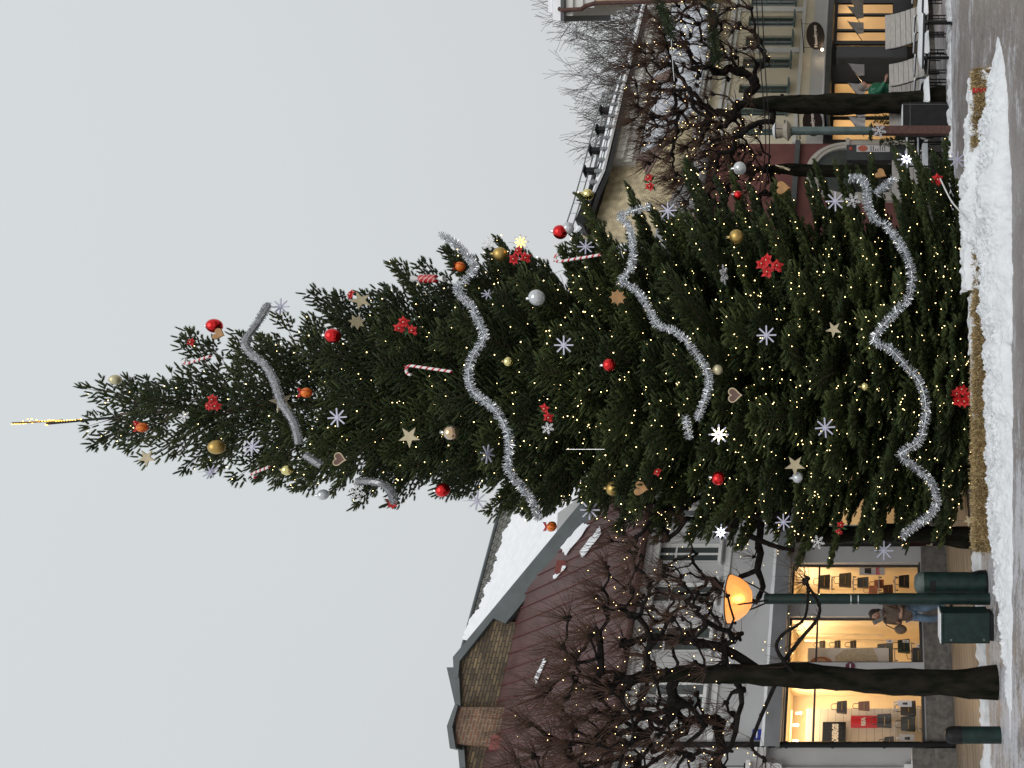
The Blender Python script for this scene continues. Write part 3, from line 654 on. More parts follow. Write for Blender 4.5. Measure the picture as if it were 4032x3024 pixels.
MB().tube([R6(2515,624),R6(2572,300)],.035,6).tube([R6(2572,288),R6(2645,30),R6(2740,-420)],.035,6).build('ridge', M['dark_metal'], ch2)
# snow capped window ledge lines of string course
# ---- tall yellow brick house behind
yh = house('yellow_brick_house','tall yellow brick house with white cove cornice and snowy curved black roof edge')
ty=4.5
wp=[PV(x,y,ty) for x,y in ((2560,-60),(2540,60),(2405,655),(2385,700),(2340,800),(2300,880),(2290,930),(2900,930),(2900,-60))]
MB().prism(wp,ty,ty+.4).build('wall', M['yellow_brick'], yh)
ev=[(2575,-60),(2551,25),(2470,365),(2395,675)]
def strip_between(A_,B_,t,th,nm,m_,par):
    o=MB()
    for i in range(len(A_)-1):
        q=[PV(*A_[i],t),PV(*A_[i+1],t),PV(*B_[i+1],t),PV(*B_[i],t)]; o.prism(q,t-th,t)
    return o.build(nm,m_,par)
off=[(0,14,.62),(14,30,.52),(30,52,.40),(52,70,.24),(70,84,.30),(84,92,.16)]
evc=[(2583,-60),(2560,25),(2480,365),(2412,655)]
mc=mat('greyish_white_cornice',(.62,.61,.58),.7,.06,2)
for a_,b_,th_ in off:
    strip_between([(x+a_,y) for x,y in evc],[(x+b_,y) for x,y in evc],ty,th_,'cornice',mc,yh)
strip_between([(x-8,y) for x,y in ev]+[(2350,775),(2318,850),(2290,920)],[(x+10,y) for x,y in ev]+[(2372,785),(2345,870),(2320,940)],ty,.70,'gutter',M['black'],yh)
mY=1.2; t7=ty-.7; 
def R7(x,y,dz=0): 
    z7=FL(2543 if y<30 else 2390,25 if y<30 else 675,t7)[1]; z7=FL(2551-8,25,t7)[1]
    p=FP(x,y,t7,z7,mY); return p+Vector((0,-dz,dz))
rt=[(2590,-60),(2553,13),(2454,262),(2412,363),(2374,506),(2334,675),(2300,800),(2268,920)]
rb_=[(2573,-60),(2545,25),(2500,200),(2462,365),(2425,520),(2390,675),(2346,775),(2300,900)]
rt=[(2567,-60),(2530,25),(2454,262),(2412,363),(2374,506),(2334,675),(2300,800),(2262,920)]
o=MB()
for i in range(len(rt)-1): o.slab([R7(*rb_[i]),R7(*rb_[i+1]),R7(*rt[i+1]),R7(*rt[i])],(0,.1,-.1))
o.build('roof', M['dark_metal'], yh)
st=[(2572,-60),(2538,25),(2470,262),(2440,350),(2414,430),(2400,506),(2362,675),(2318,800),(2278,920)]
sb=[(2573,-60),(2545,25),(2488,262),(2464,350),(2446,430),(2428,506),(2388,675),(2343,775),(2298,900)]
o=MB()
for i in range(len(st)-1): o.slab([R7(*sb[i],.04),R7(*sb[i+1],.04),R7(*st[i+1],.04),R7(*st[i],.04)],(0,-.06,.06))
o.build('roof_snow', M['roofsnow'], yh)
sgp=MB()
for k in range(17):
    f_=k/16; y_=25+f_*700; x_=np.interp(y_,[25,365,675,775],[2543,2462,2390,2346]); p=R7(x_-4,y_,.1); sgp.box(p.x-.07,p.x+.07,p.y-.03,p.y+.03,p.z,p.z+.26); sgp.box(p.x-.12,p.x+.12,p.y-.04,p.y+.04,p.z+.12,p.z+.16)
sgp.tube([R7(np.interp(y_,[25,365,675,775],[2543,2462,2390,2346])-9,y_,.12) for y_ in range(25,740,40)],.02,4).build('snow_guard', M['silverdull'] if 'silverdull' in M else mat('galvanised_steel',(.25,.26,.27),.5,.1,5,metal=.5), yh)
lad=MB(); la=[R7(x+16,y)+Vector((0,0,.30)) for x,y in rt[3:]]; lb_=[R7(x+16,y)+Vector((0,0,.55)) for x,y in rt[3:]]; lad.tube(la,.025,5).tube(lb_,.025,5)
for i in range(len(la)-1):
    for k in range(3): lad.tube([la[i].lerp(la[i+1],k/3),lb_[i].lerp(lb_[i+1],k/3)],.018,4)
lad.build('roof_walkway', bpy.data.materials['galvanised_steel'], yh)
for (x_,y_) in ((2372,437),(2357,512),(2332,594),(2311,674)):
    p=R7(x_+40,y_); MB().box(p.x-.10,p.x+.10,p.y-.1,p.y+.1,p.z-.1,p.z+.42).box(p.x-.17,p.x+.17,p.y-.17,p.y+.17,p.z+.421,p.z+.47).build('roof_vent', M['black'], yh)
for yy,xx in ((40,2545),(340,2478)):
    s_,z_=PV(xx,yy,ty-.6); 
    d_=MB().tube([(s_,ty-.7,z_-.1),(s_,ty-.72,z_-.45),(s_+.5,ty-.25,z_-.9),(s_+.55,ty-.1,z_-1.3)],.10,10).tube([(s_+.35,ty-.7,z_-.1),(s_+.3,ty-.68,z_-.9),(s_+.45,ty-.2,z_-1.25)],.09,10)
    d_.build('downpipe', M['white_paint'], yh, smooth=True)
# ---- corner house at the very edge
ko = empty('corner_house', (0,0,0), 0, 'corner house seen only as a strip, with snowy stepped cornice and brown downpipe', 'building')
def KP(x,y,Y): return WP(x,y,Y)
YK=19
def kbox(x0,x1,y_,X1,Ya,Yb,nm,m_):
    p=KP(x0,y_,Ya); q=KP(x1,y_,Ya); return MB().box(p.x,X1,Ya,Yb,q.z,p.z).build(nm,m_,ko)
def radial(x0,x1,y_,Y0,Y1,nm,m_):
    u=(CY-y_)/F; zt=EYE+(HX-x0)/F*Y0; zb=max(0,EYE+(HX-x1)/F*Y0); return MB().slab([(u*Y0,Y0,zb),(u*Y1*1.002,Y1,zb),(Y1*.95,Y1,zb),(Y0*.95,Y0,zb)],(0,0,zt-zb)).build(nm,m_,ko)
gc=bpy.data.materials['greyish_white_cornice']
radial(2340,2700,16,YK,YK+6,'wall',M['yellow_brick']); radial(2702,4200,-6,YK,YK+6,'wall',M['cream'])
radial(2296,2339,30,YK-.06,YK+3,'cornice',gc); radial(2256,2295,44,YK-.12,YK+3,'cornice',gc); radial(2222,2255,62,YK-.2,YK+3,'cornice',gc)
radial(2208,2221,84,YK-.3,YK+3,'gutter',M['dark_metal']); radial(2176,2207,80,YK-.28,YK+3,'roof_snow',M['roofsnow']); radial(2158,2175,48,YK-.2,YK+3,'roof_snow',M['roofsnow'])
kp=[KP(x,y,YK-.3) for x,y in ((2200,34),(2215,40),(2290,36),(2305,24),(2345,12),(2600,6),(2900,-14))]; MB().tube(kp,.05,8).build('downpipe', M['corten'], ko)
# ================================================================ THE FIR
YT = 13.0
PX=[300,330,450,550,700,850,950,1050,1150,1250,1370,1450,1550,1650,1750,1850,1950,2050,2150,2250,2350,2450,2550,2650,2750,2850,3000,3100,3200,3350,3450,3550,3650,3770,3850]
PL=[1690,1745,1775,1830,1870,1905,1905,1890,1955,1950,1960,1990,1990,1960,1950,1990,1965,2040,2080,2060,2040,2050,2060,2120,2125,2170,2185,2150,2190,2155,2185,2130,2130,2125,2115]
PR=[1620,1525,1450,1440,1395,1290,1285,1240,1195,1215,1150,1080,1045,1075,950,950,950,945,925,850,805,795,725,720,665,670,690,690,665,685,640,640,620,640,700]
def axis_y(x): return 1455+(3850-x)*.052
def zx(x): return EYE+(HX-x)/F*YT
ZS=np.array([zx(x) for x in PX])[::-1]
XL=np.array([(CY-y)/F*YT for y in PL])[::-1]; XR=np.array([(CY-y)/F*YT for y in PR])[::-1]; XA=np.array([(CY-axis_y(x))/F*YT for x in PX])[::-1]
def prof(z):
    xa=np.interp(z,ZS,XA); return xa, xa-np.interp(z,ZS,XL), np.interp(z,ZS,XR)-xa
def dep(z): return np.interp(z,[0,3,8,15],[.66,.72,.82,.95])
def surfY(X,z,frac=1.0):
    xa,l,r=prof(z); R=r if X>xa else l; q=max(.035,1-((X-xa)/max(R,.05))**2); Rm=(l+r)/2
    return YT-math.sqrt(q)*Rm*dep(z)*frac
def TP(x,y,frac=1.0,off=0.0):
    Y=YT
    for _ in range(12):
        p=WP(x,y,Y); Y=.5*Y+.5*(surfY(p.x,p.z,frac)-off-.05)
    return WP(x,y,Y)
# shoot template: stubby bottle brush
def shoot_template(nn, seed):
    r=np.random.default_rng(seed); V=[];Fc=[]
    rings=[(0,.42),(.5,.5),(.88,.36)]; k=5
    for z_,q in rings:
        for i in range(k): a=2*PI*i/k; V.append((q*math.cos(a),q*math.sin(a),z_))
    V.append((0,0,1.02)); tip=len(V)-1
    for j in range(2):
        for i in range(k):
            a,b,c,d=j*k+i,j*k+(i+1)%k,(j+1)*k+(i+1)%k,(j+1)*k+i; Fc+=[(a,b,c),(a,c,d)]
    for i in range(k): Fc.append((2*k+i,2*k+(i+1)%k,tip))
    for i in range(nn):
        a=i*2.39996+r.uniform(-.2,.2); z_=(i+.5)/nn*1.0; L=r.uniform(.85,1.12)*(1.0 if z_<.85 else .75)
        rad=np.array([math.cos(a),math.sin(a)]); tg=np.array([-math.sin(a),math.cos(a)]); w_=.14
        b0=rad*.28; V+= [(*(b0-tg*w_),z_-.0),(*(b0+tg*w_),z_),(*(rad*L),z_+.16)]
        n=len(V); Fc.append((n-3,n-2,n-1))
    return np.array(V,dtype=np.float32), np.array(Fc,dtype=np.int32)
T1=shoot_template(22,1); T2=shoot_template(12,2)
class Shoots:
    def __init__(s): s.P=[];s.D=[];s.L=[];s.R=[];s.T=[]
    def add(s,p,d,L,R,t): s.P.append(p);s.D.append(d);s.L.append(L);s.R.append(R);s.T.append(t)
    def mesh(s,name,T):
        P=np.array(s.P,dtype=np.float32);D=np.array(s.D,dtype=np.float32);D/=np.linalg.norm(D,axis=1)[:,None]
        L=np.array(s.L,dtype=np.float32);R=np.array(s.R,dtype=np.float32);tt=np.array(s.T,dtype=np.float32)
        ref=rng.normal(0,1,P.shape).astype(np.float32); A=np.cross(D,ref); A/=np.linalg.norm(A,axis=1)[:,None]; B=np.cross(D,A)
        V,Fc=T; n=len(V)
        VV=P[:,None,:]+(V[None,:,0,None]*A[:,None,:]+V[None,:,1,None]*B[:,None,:])*R[:,None,None]+V[None,:,2,None]*D[:,None,:]*L[:,None,None]
        FF=(Fc[None]+(np.arange(len(P))*n)[:,None,None]).reshape(-1,3)
        return arr_mesh(name,VV.reshape(-1,3),FF,np.repeat(tt,n))
fir = empty('fir_tree',(prof(0)[0],YT,0),0,'tall decorated Christmas fir in the square, hung with fairy lights and baubles','tree')
def P0(p): return (p[0]-fir.location.x,p[1]-YT,p[2])
front=Shoots(); back=Shoots(); boughs=MB(); spots=[]
tr_pts=[]; 
for z in np.linspace(0,14.35,30): tr_pts.append(P0((prof(max(z,.3))[0],YT,z)))
MB().tube(tr_pts,[.19-.17*i/29 for i in range(30)],12).build('trunk', M['conifer_bark'], fir, smooth=True)
z=.45; wi=0
while z < 14.75:
    f=z/14.8; xa,l,r=prof(z); nb=int(round(np.interp(f,[0,.3,.7,1],[20,17,9,4]))); ph0=wi*1.1+random.random()
    nf=int(nb*(.75 if f<.68 else 0)); n_all=nb+nf
    for b in range(n_all):
        a=ph0+2*PI*(b/nb if b<nb else (b-nb+.5)/max(1,nf))+random.uniform(-.2,.2); ca,sa=math.cos(a),math.sin(a)
        zt=z+random.uniform(-.14,.14)
        xa,l,r=prof(max(.2,zt)); Rx=r if ca>0 else l; Ry=(l+r)/2*dep(zt)
        R=1/math.sqrt((ca/Rx)**2+(sa/Ry)**2)*random.uniform(np.interp(f,[0,.6,1],[.88,.72,.7]),1.07)
        isback = sa>.35
        if b>=nb: R*=random.uniform(.62,.92); zt+=random.uniform(-.12,.12)
        # rise from trunk to tip: lower boughs hang and turn up, upper boughs climb
        ris=np.interp(f,[0,.15,.5,.8,1],[-.22,-.12,.14,.42,.75]); bend=np.interp(f,[0,.3,.6,1],[.30,.28,.20,.15])
        drop=R*ris
        ris+=random.uniform(-.14,.14); bend+=random.uniform(-.1,.1); drop=R*ris
        O=Vector((prof(max(.2,zt-drop))[0],YT,max(.12,zt-drop)))
        E=Vector((xa+R*ca,YT+R*sa,zt))
        hd=Vector((ca,sa,0)); side=Vector((-sa,ca,0)); sway=random.uniform(-.16,.16); N_=max(5,int(R/.075))
        def bp(t): 
            p=O.lerp(E,t)+side*(sway*R*math.sin(PI*t)); p.z-=bend*R*.5*math.sin(PI*t)*(1 if f<.8 else .3); p.z=max(p.z,.10); return p
        pts=[bp(i/8) for i in range(9)]; boughs.tube([P0(p) for p in pts],[max(.004,(.028 if f<.6 else .018)*(1-i/9)) for i in range(9)],5)
        tint0=random.random()*.5+.15
        step=np.interp(f,[0,.45,1],[.060,.068,.092])*(1 if not isback else 1.3)
        nL=int(R*(1-.12)/step); 
        for i in range(nL):
            t=.12+.88*(i+.5)/nL; p=bp(t); tg=(bp(min(1,t+.03))-bp(t-.03)).normalized()
            Sh=back if isback else front
            up=side.cross(tg)*-1
            if up.z<0: up=-up
            # inner third stays thin: needles have dropped
            dens=min(1,.35+t*1.1)*np.interp(f,[0,.66,.80,1],[1,1,.72,.62])
            if t>.45 and random.random()<dens: Sh.add(p,(tg+Vector((0,0,.55))+side*random.uniform(-.3,.3)).normalized(),random.uniform(.10,.15),random.uniform(.029,.037),tint0+random.uniform(-.15,.25))
            lat=(.11+(.40 if f<.6 else .34)*min(R,1.7)*(1-t)**.56)*random.uniform(.7,1.15)
            lat=min(lat,.78)
            if random.random()>dens: continue
            for sg in (-1,1):
                ld=(tg*.75+side*sg*.85+Vector((0,0,random.uniform(-.22,.12)))).normalized()
                ns=max(1,int(lat/(.052 if not isback else .08)))
                if lat>.25: boughs.tube([P0(p),P0(p+ld*lat)],[.006,.003],3,cap=False)
                for k in range(ns):
                    q=p+ld*lat*(k+.6)/ns; q.z-=.05*((k+.6)/ns)**2*lat
                    s2=1 if k%2 else -1; pd=(ld.cross(Vector((0,0,1)))).normalized()
                    d=(ld*.8+pd*s2*.75+Vector((0,0,random.uniform(.05,.6)))).normalized() if k<ns-1 else (ld+Vector((0,0,.35))).normalized()
                    Sh.add(q,d,random.uniform(.085,.14),random.uniform(.027,.036),min(1,max(0,tint0+random.uniform(-.15,.3)+(.12 if k==ns-1 else 0))))
                    if k>=ns-2 or random.random()<.12: spots.append((q.x,q.y,q.z,q.y<YT+.2*R))
        Sh=back if isback else front
        for d_ in (0,.5,-.5): Sh.add(E-hd*.03,(hd+side*d_+Vector((0,0,.35))).normalized(),random.uniform(.11,.16),.027,tint0+.25)
    z+=np.interp(f,[0,.3,.7,1],[.30,.30,.33,.24]); wi+=1
# leader
for z in np.linspace(13.9,14.95,26):
    a=random.uniform(0,2*PI); front.add((prof(z)[0],YT,z),(math.cos(a),math.sin(a),.8),.13,.024,.3)
for S_,T_ in ((front,T1),(back,T2)):
    S_.P=[P0(p) for p in S_.P]; 
print('shoots',len(front.P),len(back.P))
boughs.build('boughs', M['conifer_bark'], fir, fix=False)
link('crown', front.mesh('crown',T1), M['needles'], fir); link('crown', back.mesh('crown',T2), M['needles'], fir)

# fairy lights
def octa(r): 
    m=MB().ball((0,0,0),r,8,6); me=bpy.data.meshes.new('bulb'); me.from_pydata(m.v,[],m.f); me.shade_smooth(); return me
def lights(name,label,pts,r,mname,parent_loc,cablepts=None,n_parts=100,cat='string lights'):
    root=empty(name,parent_loc,0,label,cat)
    me=octa(r); me.materials.append(M[mname]); pts=sorted(pts,key=lambda p:p[1])
    for p in pts[:n_parts]:
        o=bpy.data.objects.new('bulb',me); col.objects.link(o); o.parent=root; o.location=(p[0]-parent_loc[0],p[1]-parent_loc[1],p[2]-parent_loc[2])
    rest=np.array(pts[n_parts:])
    if len(rest):
        m=MB().ball((0,0,0),r,6,4); V=np.array(m.v); Q=[f for f in m.f]; n=len(V)
        VV=(rest[:,None,:]-np.array(parent_loc)[None,None,:]+V[None]*rng.uniform(.7,1.35,(len(rest),1,1))).reshape(-1,3); FF=(np.array(Q)[None]+(np.arange(len(rest))*n)[:,None,None]).reshape(-1,4)
        o=link('bulbs',arr_mesh('bulbs',VV,FF),M[mname],root); tag(o,kind='stuff')
    if cablepts: 
        mb=MB()
        for c in cablepts: mb.tube([(p[0]-parent_loc[0],p[1]-parent_loc[1],p[2]-parent_loc[2]) for p in c],.004,3,cap=False)
        mb.build('cable',M['black'],root,fix=False)
    return root
sp=[s for s in spots if s[3] and random.random()<(1.0 if s[2]<6.5 else .62)]; random.shuffle(sp)
lp=[]
for s in sp[:4800]:
    xa,l,r=prof(s[2]); d=Vector((s[0]-xa,s[1]-YT,0)); 
    if d.length>1e-3: d.normalize()
    k=random.uniform(.02,.10); lp.append((s[0]+d.x*k,s[1]+d.y*k-.04,s[2]+random.uniform(0,.05)))
# coils of cable spiralling round the fir
cab=[]
for k in range(26):
    zz=.6+k*.53
    if zz>11: break
    c=[]
    for i in range(48):
        a=2*PI*i/47; zc_=zz+.45*i/47+.06*math.sin(a*5+k); xa,l,r=prof(zc_); Rx=(r if math.cos(a)>0 else l)*.70; Ry=(l+r)/2*dep(zc_)*.70
        c.append((xa+Rx*math.cos(a),YT+Ry*math.sin(a),zc_))
    cab.append(c)
lights('fairy_lights','warm white fairy lights wound all over the tall fir',lp,.0062,'bulb',(fir.location.x,YT,.5),cab)

# ================================================================ TINSEL
def smooth_path(pts, n=8):
    out_=[]; P=[pts[0]]+list(pts)+[pts[-1]]
    for i in range(1,len(P)-2):
        for k in range(n):
            t=k/n; a,b,c,d=P[i-1],P[i],P[i+1],P[i+2]
            out_.append(.5*((2*b)+(c-a)*t+(2*a-5*b+4*c-d)*t*t+(3*b-a-3*c+d)*t**3))
    out_.append(pts[-1]); return out_
def tinsel(paths,label,m_,rad=.075,dens=900,off=.15,wide=.0035,solid=False):
    root=None
    V=[];cores=MB(); allP=[]
    for path in paths:
        pts=smooth_path([TP(x,y,1.0,off) if isinstance(x,(int,float)) else x for x,y in path])
        cores.tube(pts,.010 if not solid else .045,6)
        for a,b in zip(pts[:-1],pts[1:]):
            d=(b-a); L=d.length; n=max(1,int(dens*L)); t=rng.random((n,1)); base=np.array(a)+t*np.array(d); dn=np.array(d/max(L,1e-6))
            rv=rng.normal(0,1,(n,3)); rv-= (rv@dn)[:,None]*dn; rv/=np.linalg.norm(rv,axis=1)[:,None]; rv+=dn*rng.normal(0,.35,(n,1)); rv/=np.linalg.norm(rv,axis=1)[:,None]
            ln=rad*rng.uniform(.65,1.15,(n,1)); s=np.cross(rv,rng.normal(0,1,(n,3))); s/=np.linalg.norm(s,axis=1)[:,None]; s*=wide
            tip=base+rv*ln; mid=base+rv*ln*.55+s*1.5
            V.append(np.stack([base-s,base+s,tip+s*.8,tip-s*.8],1).reshape(-1,3))
    V=np.concatenate(V); me=arr_mesh('tinsel_garland',V,np.arange(len(V)).reshape(-1,4))
    root=link('tinsel_garland',me,m_); tag(root,label,'tinsel garland','tinsel garlands draped round the fir')
    cores.build('core',m_,root,smooth=True,fix=False); return root
tinsel([[(1055,1200),(1030,1245),(1005,1285),(965,1345),(985,1390),(1035,1430),(1070,1480),(1090,1530),(1105,1580),(1130,1620),(1155,1660),(1168,1700),(1175,1745)],
        [(1200,1790),(1262,1832)],[(1400,1895),(1460,1896),(1505,1905),(1540,1940),(1548,1975)]],'thin dull grey tinsel garland, the highest one on the fir',M['tinsel_dull'],rad=.062,dens=1500,solid=True)
tinsel([[(1735,925),(1765,940),(1800,965),(1838,1005),(1865,1045),(1850,1085),(1800,1130),(1812,1160),(1850,1200),(1870,1235),(1895,1290),(1905,1335),(1880,1375),(1855,1420),(1845,1480),(1862,1540),(1900,1575),(1940,1605),(1975,1650),(2000,1710),(2007,1780),(1998,1835),(2025,1885),(2062,1930),(2095,1975),(2120,2040)]],
       'long silver tinsel garland across the middle of the fir below the iridescent bauble',M['tinsel'])
tinsel([[(2560,812),(2510,825),(2440,850),(2475,885),(2490,945),(2492,1010),(2482,1060),(2440,1108),(2480,1125),(2520,1160),(2560,1225),(2590,1280),(2650,1300),(2700,1340),(2745,1400),(2780,1455),(2790,1520),(2770,1590),(2742,1655)],[(2700,1640),(2715,1730)]],
       'silver tinsel garland swagging past the gingerbread heart in the lower middle of the fir',M['tinsel'],rad=.068)
tinsel([[(3345,702),(3390,704),(3412,740),(3415,800),(3440,860),(3492,892),(3540,955),(3580,1035),(3590,1105),(3572,1180),(3515,1240),(3462,1300),(3440,1340),(3500,1370),(3560,1430),(3620,1505),(3645,1590),(3638,1680),(3610,1745),(3545,1790),(3592,1830),(3655,1885),(3688,1955),(3670,2020),(3600,2072),(3550,2112)],[(3450,765),(3520,705)]],
       'thick silver tinsel garland, the lowest one, hanging in three swags above the straw',M['tinsel'],rad=.078)

# ================================================================ ORNAMENTS
UPZ=Vector((0,0,1))
FACE=Matrix(((1,0,0,0),(0,0,1,0),(0,1,0,0),(0,0,0,1)))
def bauble(x,y,d,m_,label,off=.06,frac=1.0):
    p=TP(x,y,frac,off); r=d/2/F*p.y; sq=.96; root=MB().ball((0,0,0),r,28,18,(1,1,sq)).build('bauble',M[m_],smooth=True); root.location=p
    MB().tube([(0,0,r*.93),(0,0,r*1.22)],r*.2,10).build('cap',M['silver'] if 'gold' not in m_ else M['gold_matte'],root)
    lp_=[(math.cos(q)*r*.16,0,r*1.32+math.sin(q)*r*.14) for q in np.linspace(0,2*PI,11)]; MB().tube(lp_,.003,4,cap=False).build('hanging_loop',M['silver'],root)
    root.rotation_euler=(random.uniform(-.15,.15),random.uniform(-.15,.15),0); return tag(root,label,'bauble','baubles on the fir')
M['clear']=mat('clear_glass_bauble',(.75,.78,.80),.05,.03,3); n_,p_=nodes(M['clear']); p_.inputs['Transmission Weight'].default_value=.35; p_.inputs['Metallic'].default_value=.25
M['irid']=mat('iridescent_bauble',(.6,.75,.8),.06,.1,3,metal=.9); n_,p_=nodes(M['irid']); p_.inputs['Thin Film Thickness'].default_value=420; p_.inputs['Thin Film IOR'].default_value=1.6
rr_=[q for q in n_.nodes if q.type=='VALTORGB'][0]; rr_.color_ramp.elements[0].color=(.35,.6,.65,1); rr_.color_ramp.elements[1].color=(.75,.5,.3,1)
B=[(844,1283,56,'red_shiny','shiny red bauble near the treetop on the cafe side, above the plain ochre heart'),
(454,1495,40,'pale_gold','small pale gold bauble nearest the treetop'),
(853,1760,57,'gold_matte','large matte gold bauble near the treetop on the shop side'),
(1310,1322,58,'red_shiny','shiny red bauble in the upper fir, just below the dull tinsel on the cafe side'),
(1131,1850,42,'gold_shiny','small mirror gold bauble on the shop edge of the upper fir'),
(1272,1948,42,'clear','small clear glass bauble hanging free on the shop edge of the upper fir'),
(1743,1930,55,'red_shiny','dark shiny red bauble on the shop edge of the fir above the snowy gable'),
(1970,1001,56,'gold_matte','large matte gold bauble next to the upper red flower cluster at the cafe edge'),
(2205,914,56,'red_shiny','shiny red bauble at the cafe edge touching a clear one'),
(2237,898,46,'clear','clear bauble half hidden behind the shiny red one at the cafe edge'),
(1777,1703,60,'irid','iridescent mirror bauble in the middle of the fir'),
(2113,1172,64,'clear','large clear silvery bauble in the middle of the fir on the cafe side'),
(2002,1424,40,'gold_shiny','small mirror gold bauble below the tall candy cane'),
(2398,1437,52,'red_shiny','shiny red bauble in the dark middle of the fir'),
(2900,932,58,'gold_matte','large matte gold bauble low on the cafe side above the red flower wreath'),
(2315,766,45,'gold_shiny','mirror gold bauble sticking out against the snowy eave of the yellow house'),
(2826,1456,42,'pale_gold','small matte pale gold bauble right below the silver tinsel'),
(2828,1884,55,'red_shiny','dark shiny red bauble low on the shop side'),
(2415,1923,58,'gold_matte','large matte gold bauble beside the plain ochre heart on the shop side'),
(3405,1522,36,'gold_shiny','tiny gold bell-like bauble low in the fir'),
(3140,1880,44,'clear','dull clear bauble beside the low wooden star on the shop side'),
(2913,663,52,'clear','clear bauble tucked into the cafe edge of the lower fir'),
(2905,768,34,'red_shiny','small orange red bauble among the cafe side boughs')]
for x,y,d,m_,lb in B: bauble(x,y,d,m_,lb)
def orange(x,y,d,label,rib=True):
    p=TP(x,y,1,.06); r=d/2/F*p.y; root=MB().ball((0,0,0),r,24,16,(1,1,.9)).build('orange',M['orange'],smooth=True); root.location=p
    b_=MB(); 
    for q in (0,PI/2): b_.lathe([(r*1.015,-r*.06),(r*1.03,0),(r*1.015,r*.06)],24,M=Matrix.Rotation(q+.5,4,'Z')@Matrix.Rotation(PI/2,4,'X'))
    b_.build('ribbon',M['ribbon'],root)
    c_=MB()
    for k in range(26): a=random.uniform(0,2*PI); z_=random.uniform(-.8,.8); c_.ball((math.cos(a)*r*math.sqrt(1-z_*z_),math.sin(a)*r*math.sqrt(1-z_*z_),z_*r*.95),r*.07,5,4)
    tag(c_.build('cloves',M['limb'],root),kind='stuff')
    bw=MB(); 
    for sg in (-1,1): bw.tube([(0,-.01,r*1.05),(sg*r*.9,-.02,r*1.5),(sg*r*.8,-.02,r*1.05),(0,-.01,r*1.05)],.011,5)
    bw.build('bow',M['ribbon'],root); return tag(root,label,'orange','ribboned oranges on the fir')
orange(560,1683,38,'clove orange with red bow close to the treetop'); orange(1206,1546,40,'clove orange with red ribbon just below the dull tinsel')
orange(1812,1050,40,'ribboned orange at the cafe edge beside the upper end of the long silver tinsel'); orange(2172,2073,40,'ribboned orange hanging free in front of the snowy roof')
def ray_star(x,y,d,label,yaw=0.0,tilt=0.0,lit=None,off=.10,rot=0.0,frac=1.0):
    p=TP(x,y,frac,off); R=d/2/F*p.y; b=MB(); w_=R*.075
    for k in range(8):
        a=PI/4*k+rot; c,s=math.cos(a),math.sin(a); pl=[]
        for (u,v) in ((.0,-w_),(R*.95,-w_),(R,-w_*.5),(R,w_*.5),(R*.95,w_),(0,w_)): pl.append((u*c-v*s,u*s+v*c))
        b.prism(pl,-.006+.0004*k,.006+.0004*k)
    b.lathe([(1e-4,-.009),(R*.17,-.009),(R*.17,.011),(1e-4,.011)],16,M=Matrix.Rotation(PI/2,4,'X'))
    o=b.build('ray_star',M['acrylic']); o.location=p; o.rotation_euler=(tilt,0,yaw)
    MB().tube([(0,0,R),(0,.01,R+.08)],.002,4).build('hanging_thread',M['black'],o)
    if lit:
        me=octa(.010); me.materials.append(M[lit])
        for k in range(8):
            for rr in (.25,.42,.6) if lit!='bulb_cool' else (.28,.45):
                a=PI/4*k+rot; q=bpy.data.objects.new('bulb',me); col.objects.link(q); q.parent=o; q.location=(R*rr*math.cos(a),-.012,R*rr*math.sin(a))
    return tag(o,label,'star ornament','white eight-rayed stars on the fir')
RSL=[(994,1760,70,'white eight-rayed star among thin shoots near the treetop on the shop side',.2,0,None),
(1104,1208,68,'white eight-rayed star standing against the sky beside the end of the dull tinsel',.1,0,None),
(829,1858,60,'white eight-rayed star poking out at the shop edge nearest the treetop',.5,0,None),
(1328,1644,76,'white eight-rayed star in the upper fir near the icing-trimmed heart',0,0,None),
(2220,1359,76,'white eight-rayed star in the very middle of the fir',0,0,None),
(1878,1972,74,'white eight-rayed star against the sky above the snowy tiled roof',.1,0,None),
(1920,1788,76,'white eight-rayed star turned edge-on at the shop side of the long tinsel',.3,1.3,None),
(2323,2008,78,'white eight-rayed star in front of the grey gable coping',.1,0,None),
(2630,830,70,'white eight-rayed star with one lit bulb at the cafe edge below a red flower cluster',.1,0,None),
(2051,954,64,'white eight-rayed star with glowing golden bulbs at the cafe edge','0',0,'bulb_gold'),
(2306,972,64,'white eight-rayed star beside the end of the lying candy cane',.3,.2,None),
(2830,1711,80,'large star with glowing warm rays in the lower middle of the fir',0,0,'bulb_pale'),
(3018,1320,78,'white eight-rayed star low in the fir on the cafe side of the gingerbread heart',0,0,None),
(3249,1684,80,'white eight-rayed star low in the middle of the fir',0,0,None),
(3289,793,78,'white eight-rayed star at the cafe side beside a silver snowflake',0,0,None),
(3569,627,74,'star with cool white lit bulbs in front of the cafe benches',.2,.1,'bulb_cool'),
(3769,630,70,'white eight-rayed star lowest of all, above the snowy straw',0,0,None),
(2838,2096,66,'star with cool white lit bulbs at the shop edge of the fir',.15,0,'bulb_cool'),
(3085,2056,66,'dim white eight-rayed star in front of the shop canopy',.3,0,None),
(3480,2168,76,'translucent white eight-rayed star in front of the white shop pier',.1,0,None)]
for x,y,d,lb,yaw,tl,lit in RSL: ray_star(x,y,d,lb,float(yaw),tl,lit,rot=random.uniform(-.1,.1))
ray_star(1921,1159,50,'small white star half buried in needles above the large clear bauble',.6,.3,None,off=-.02)
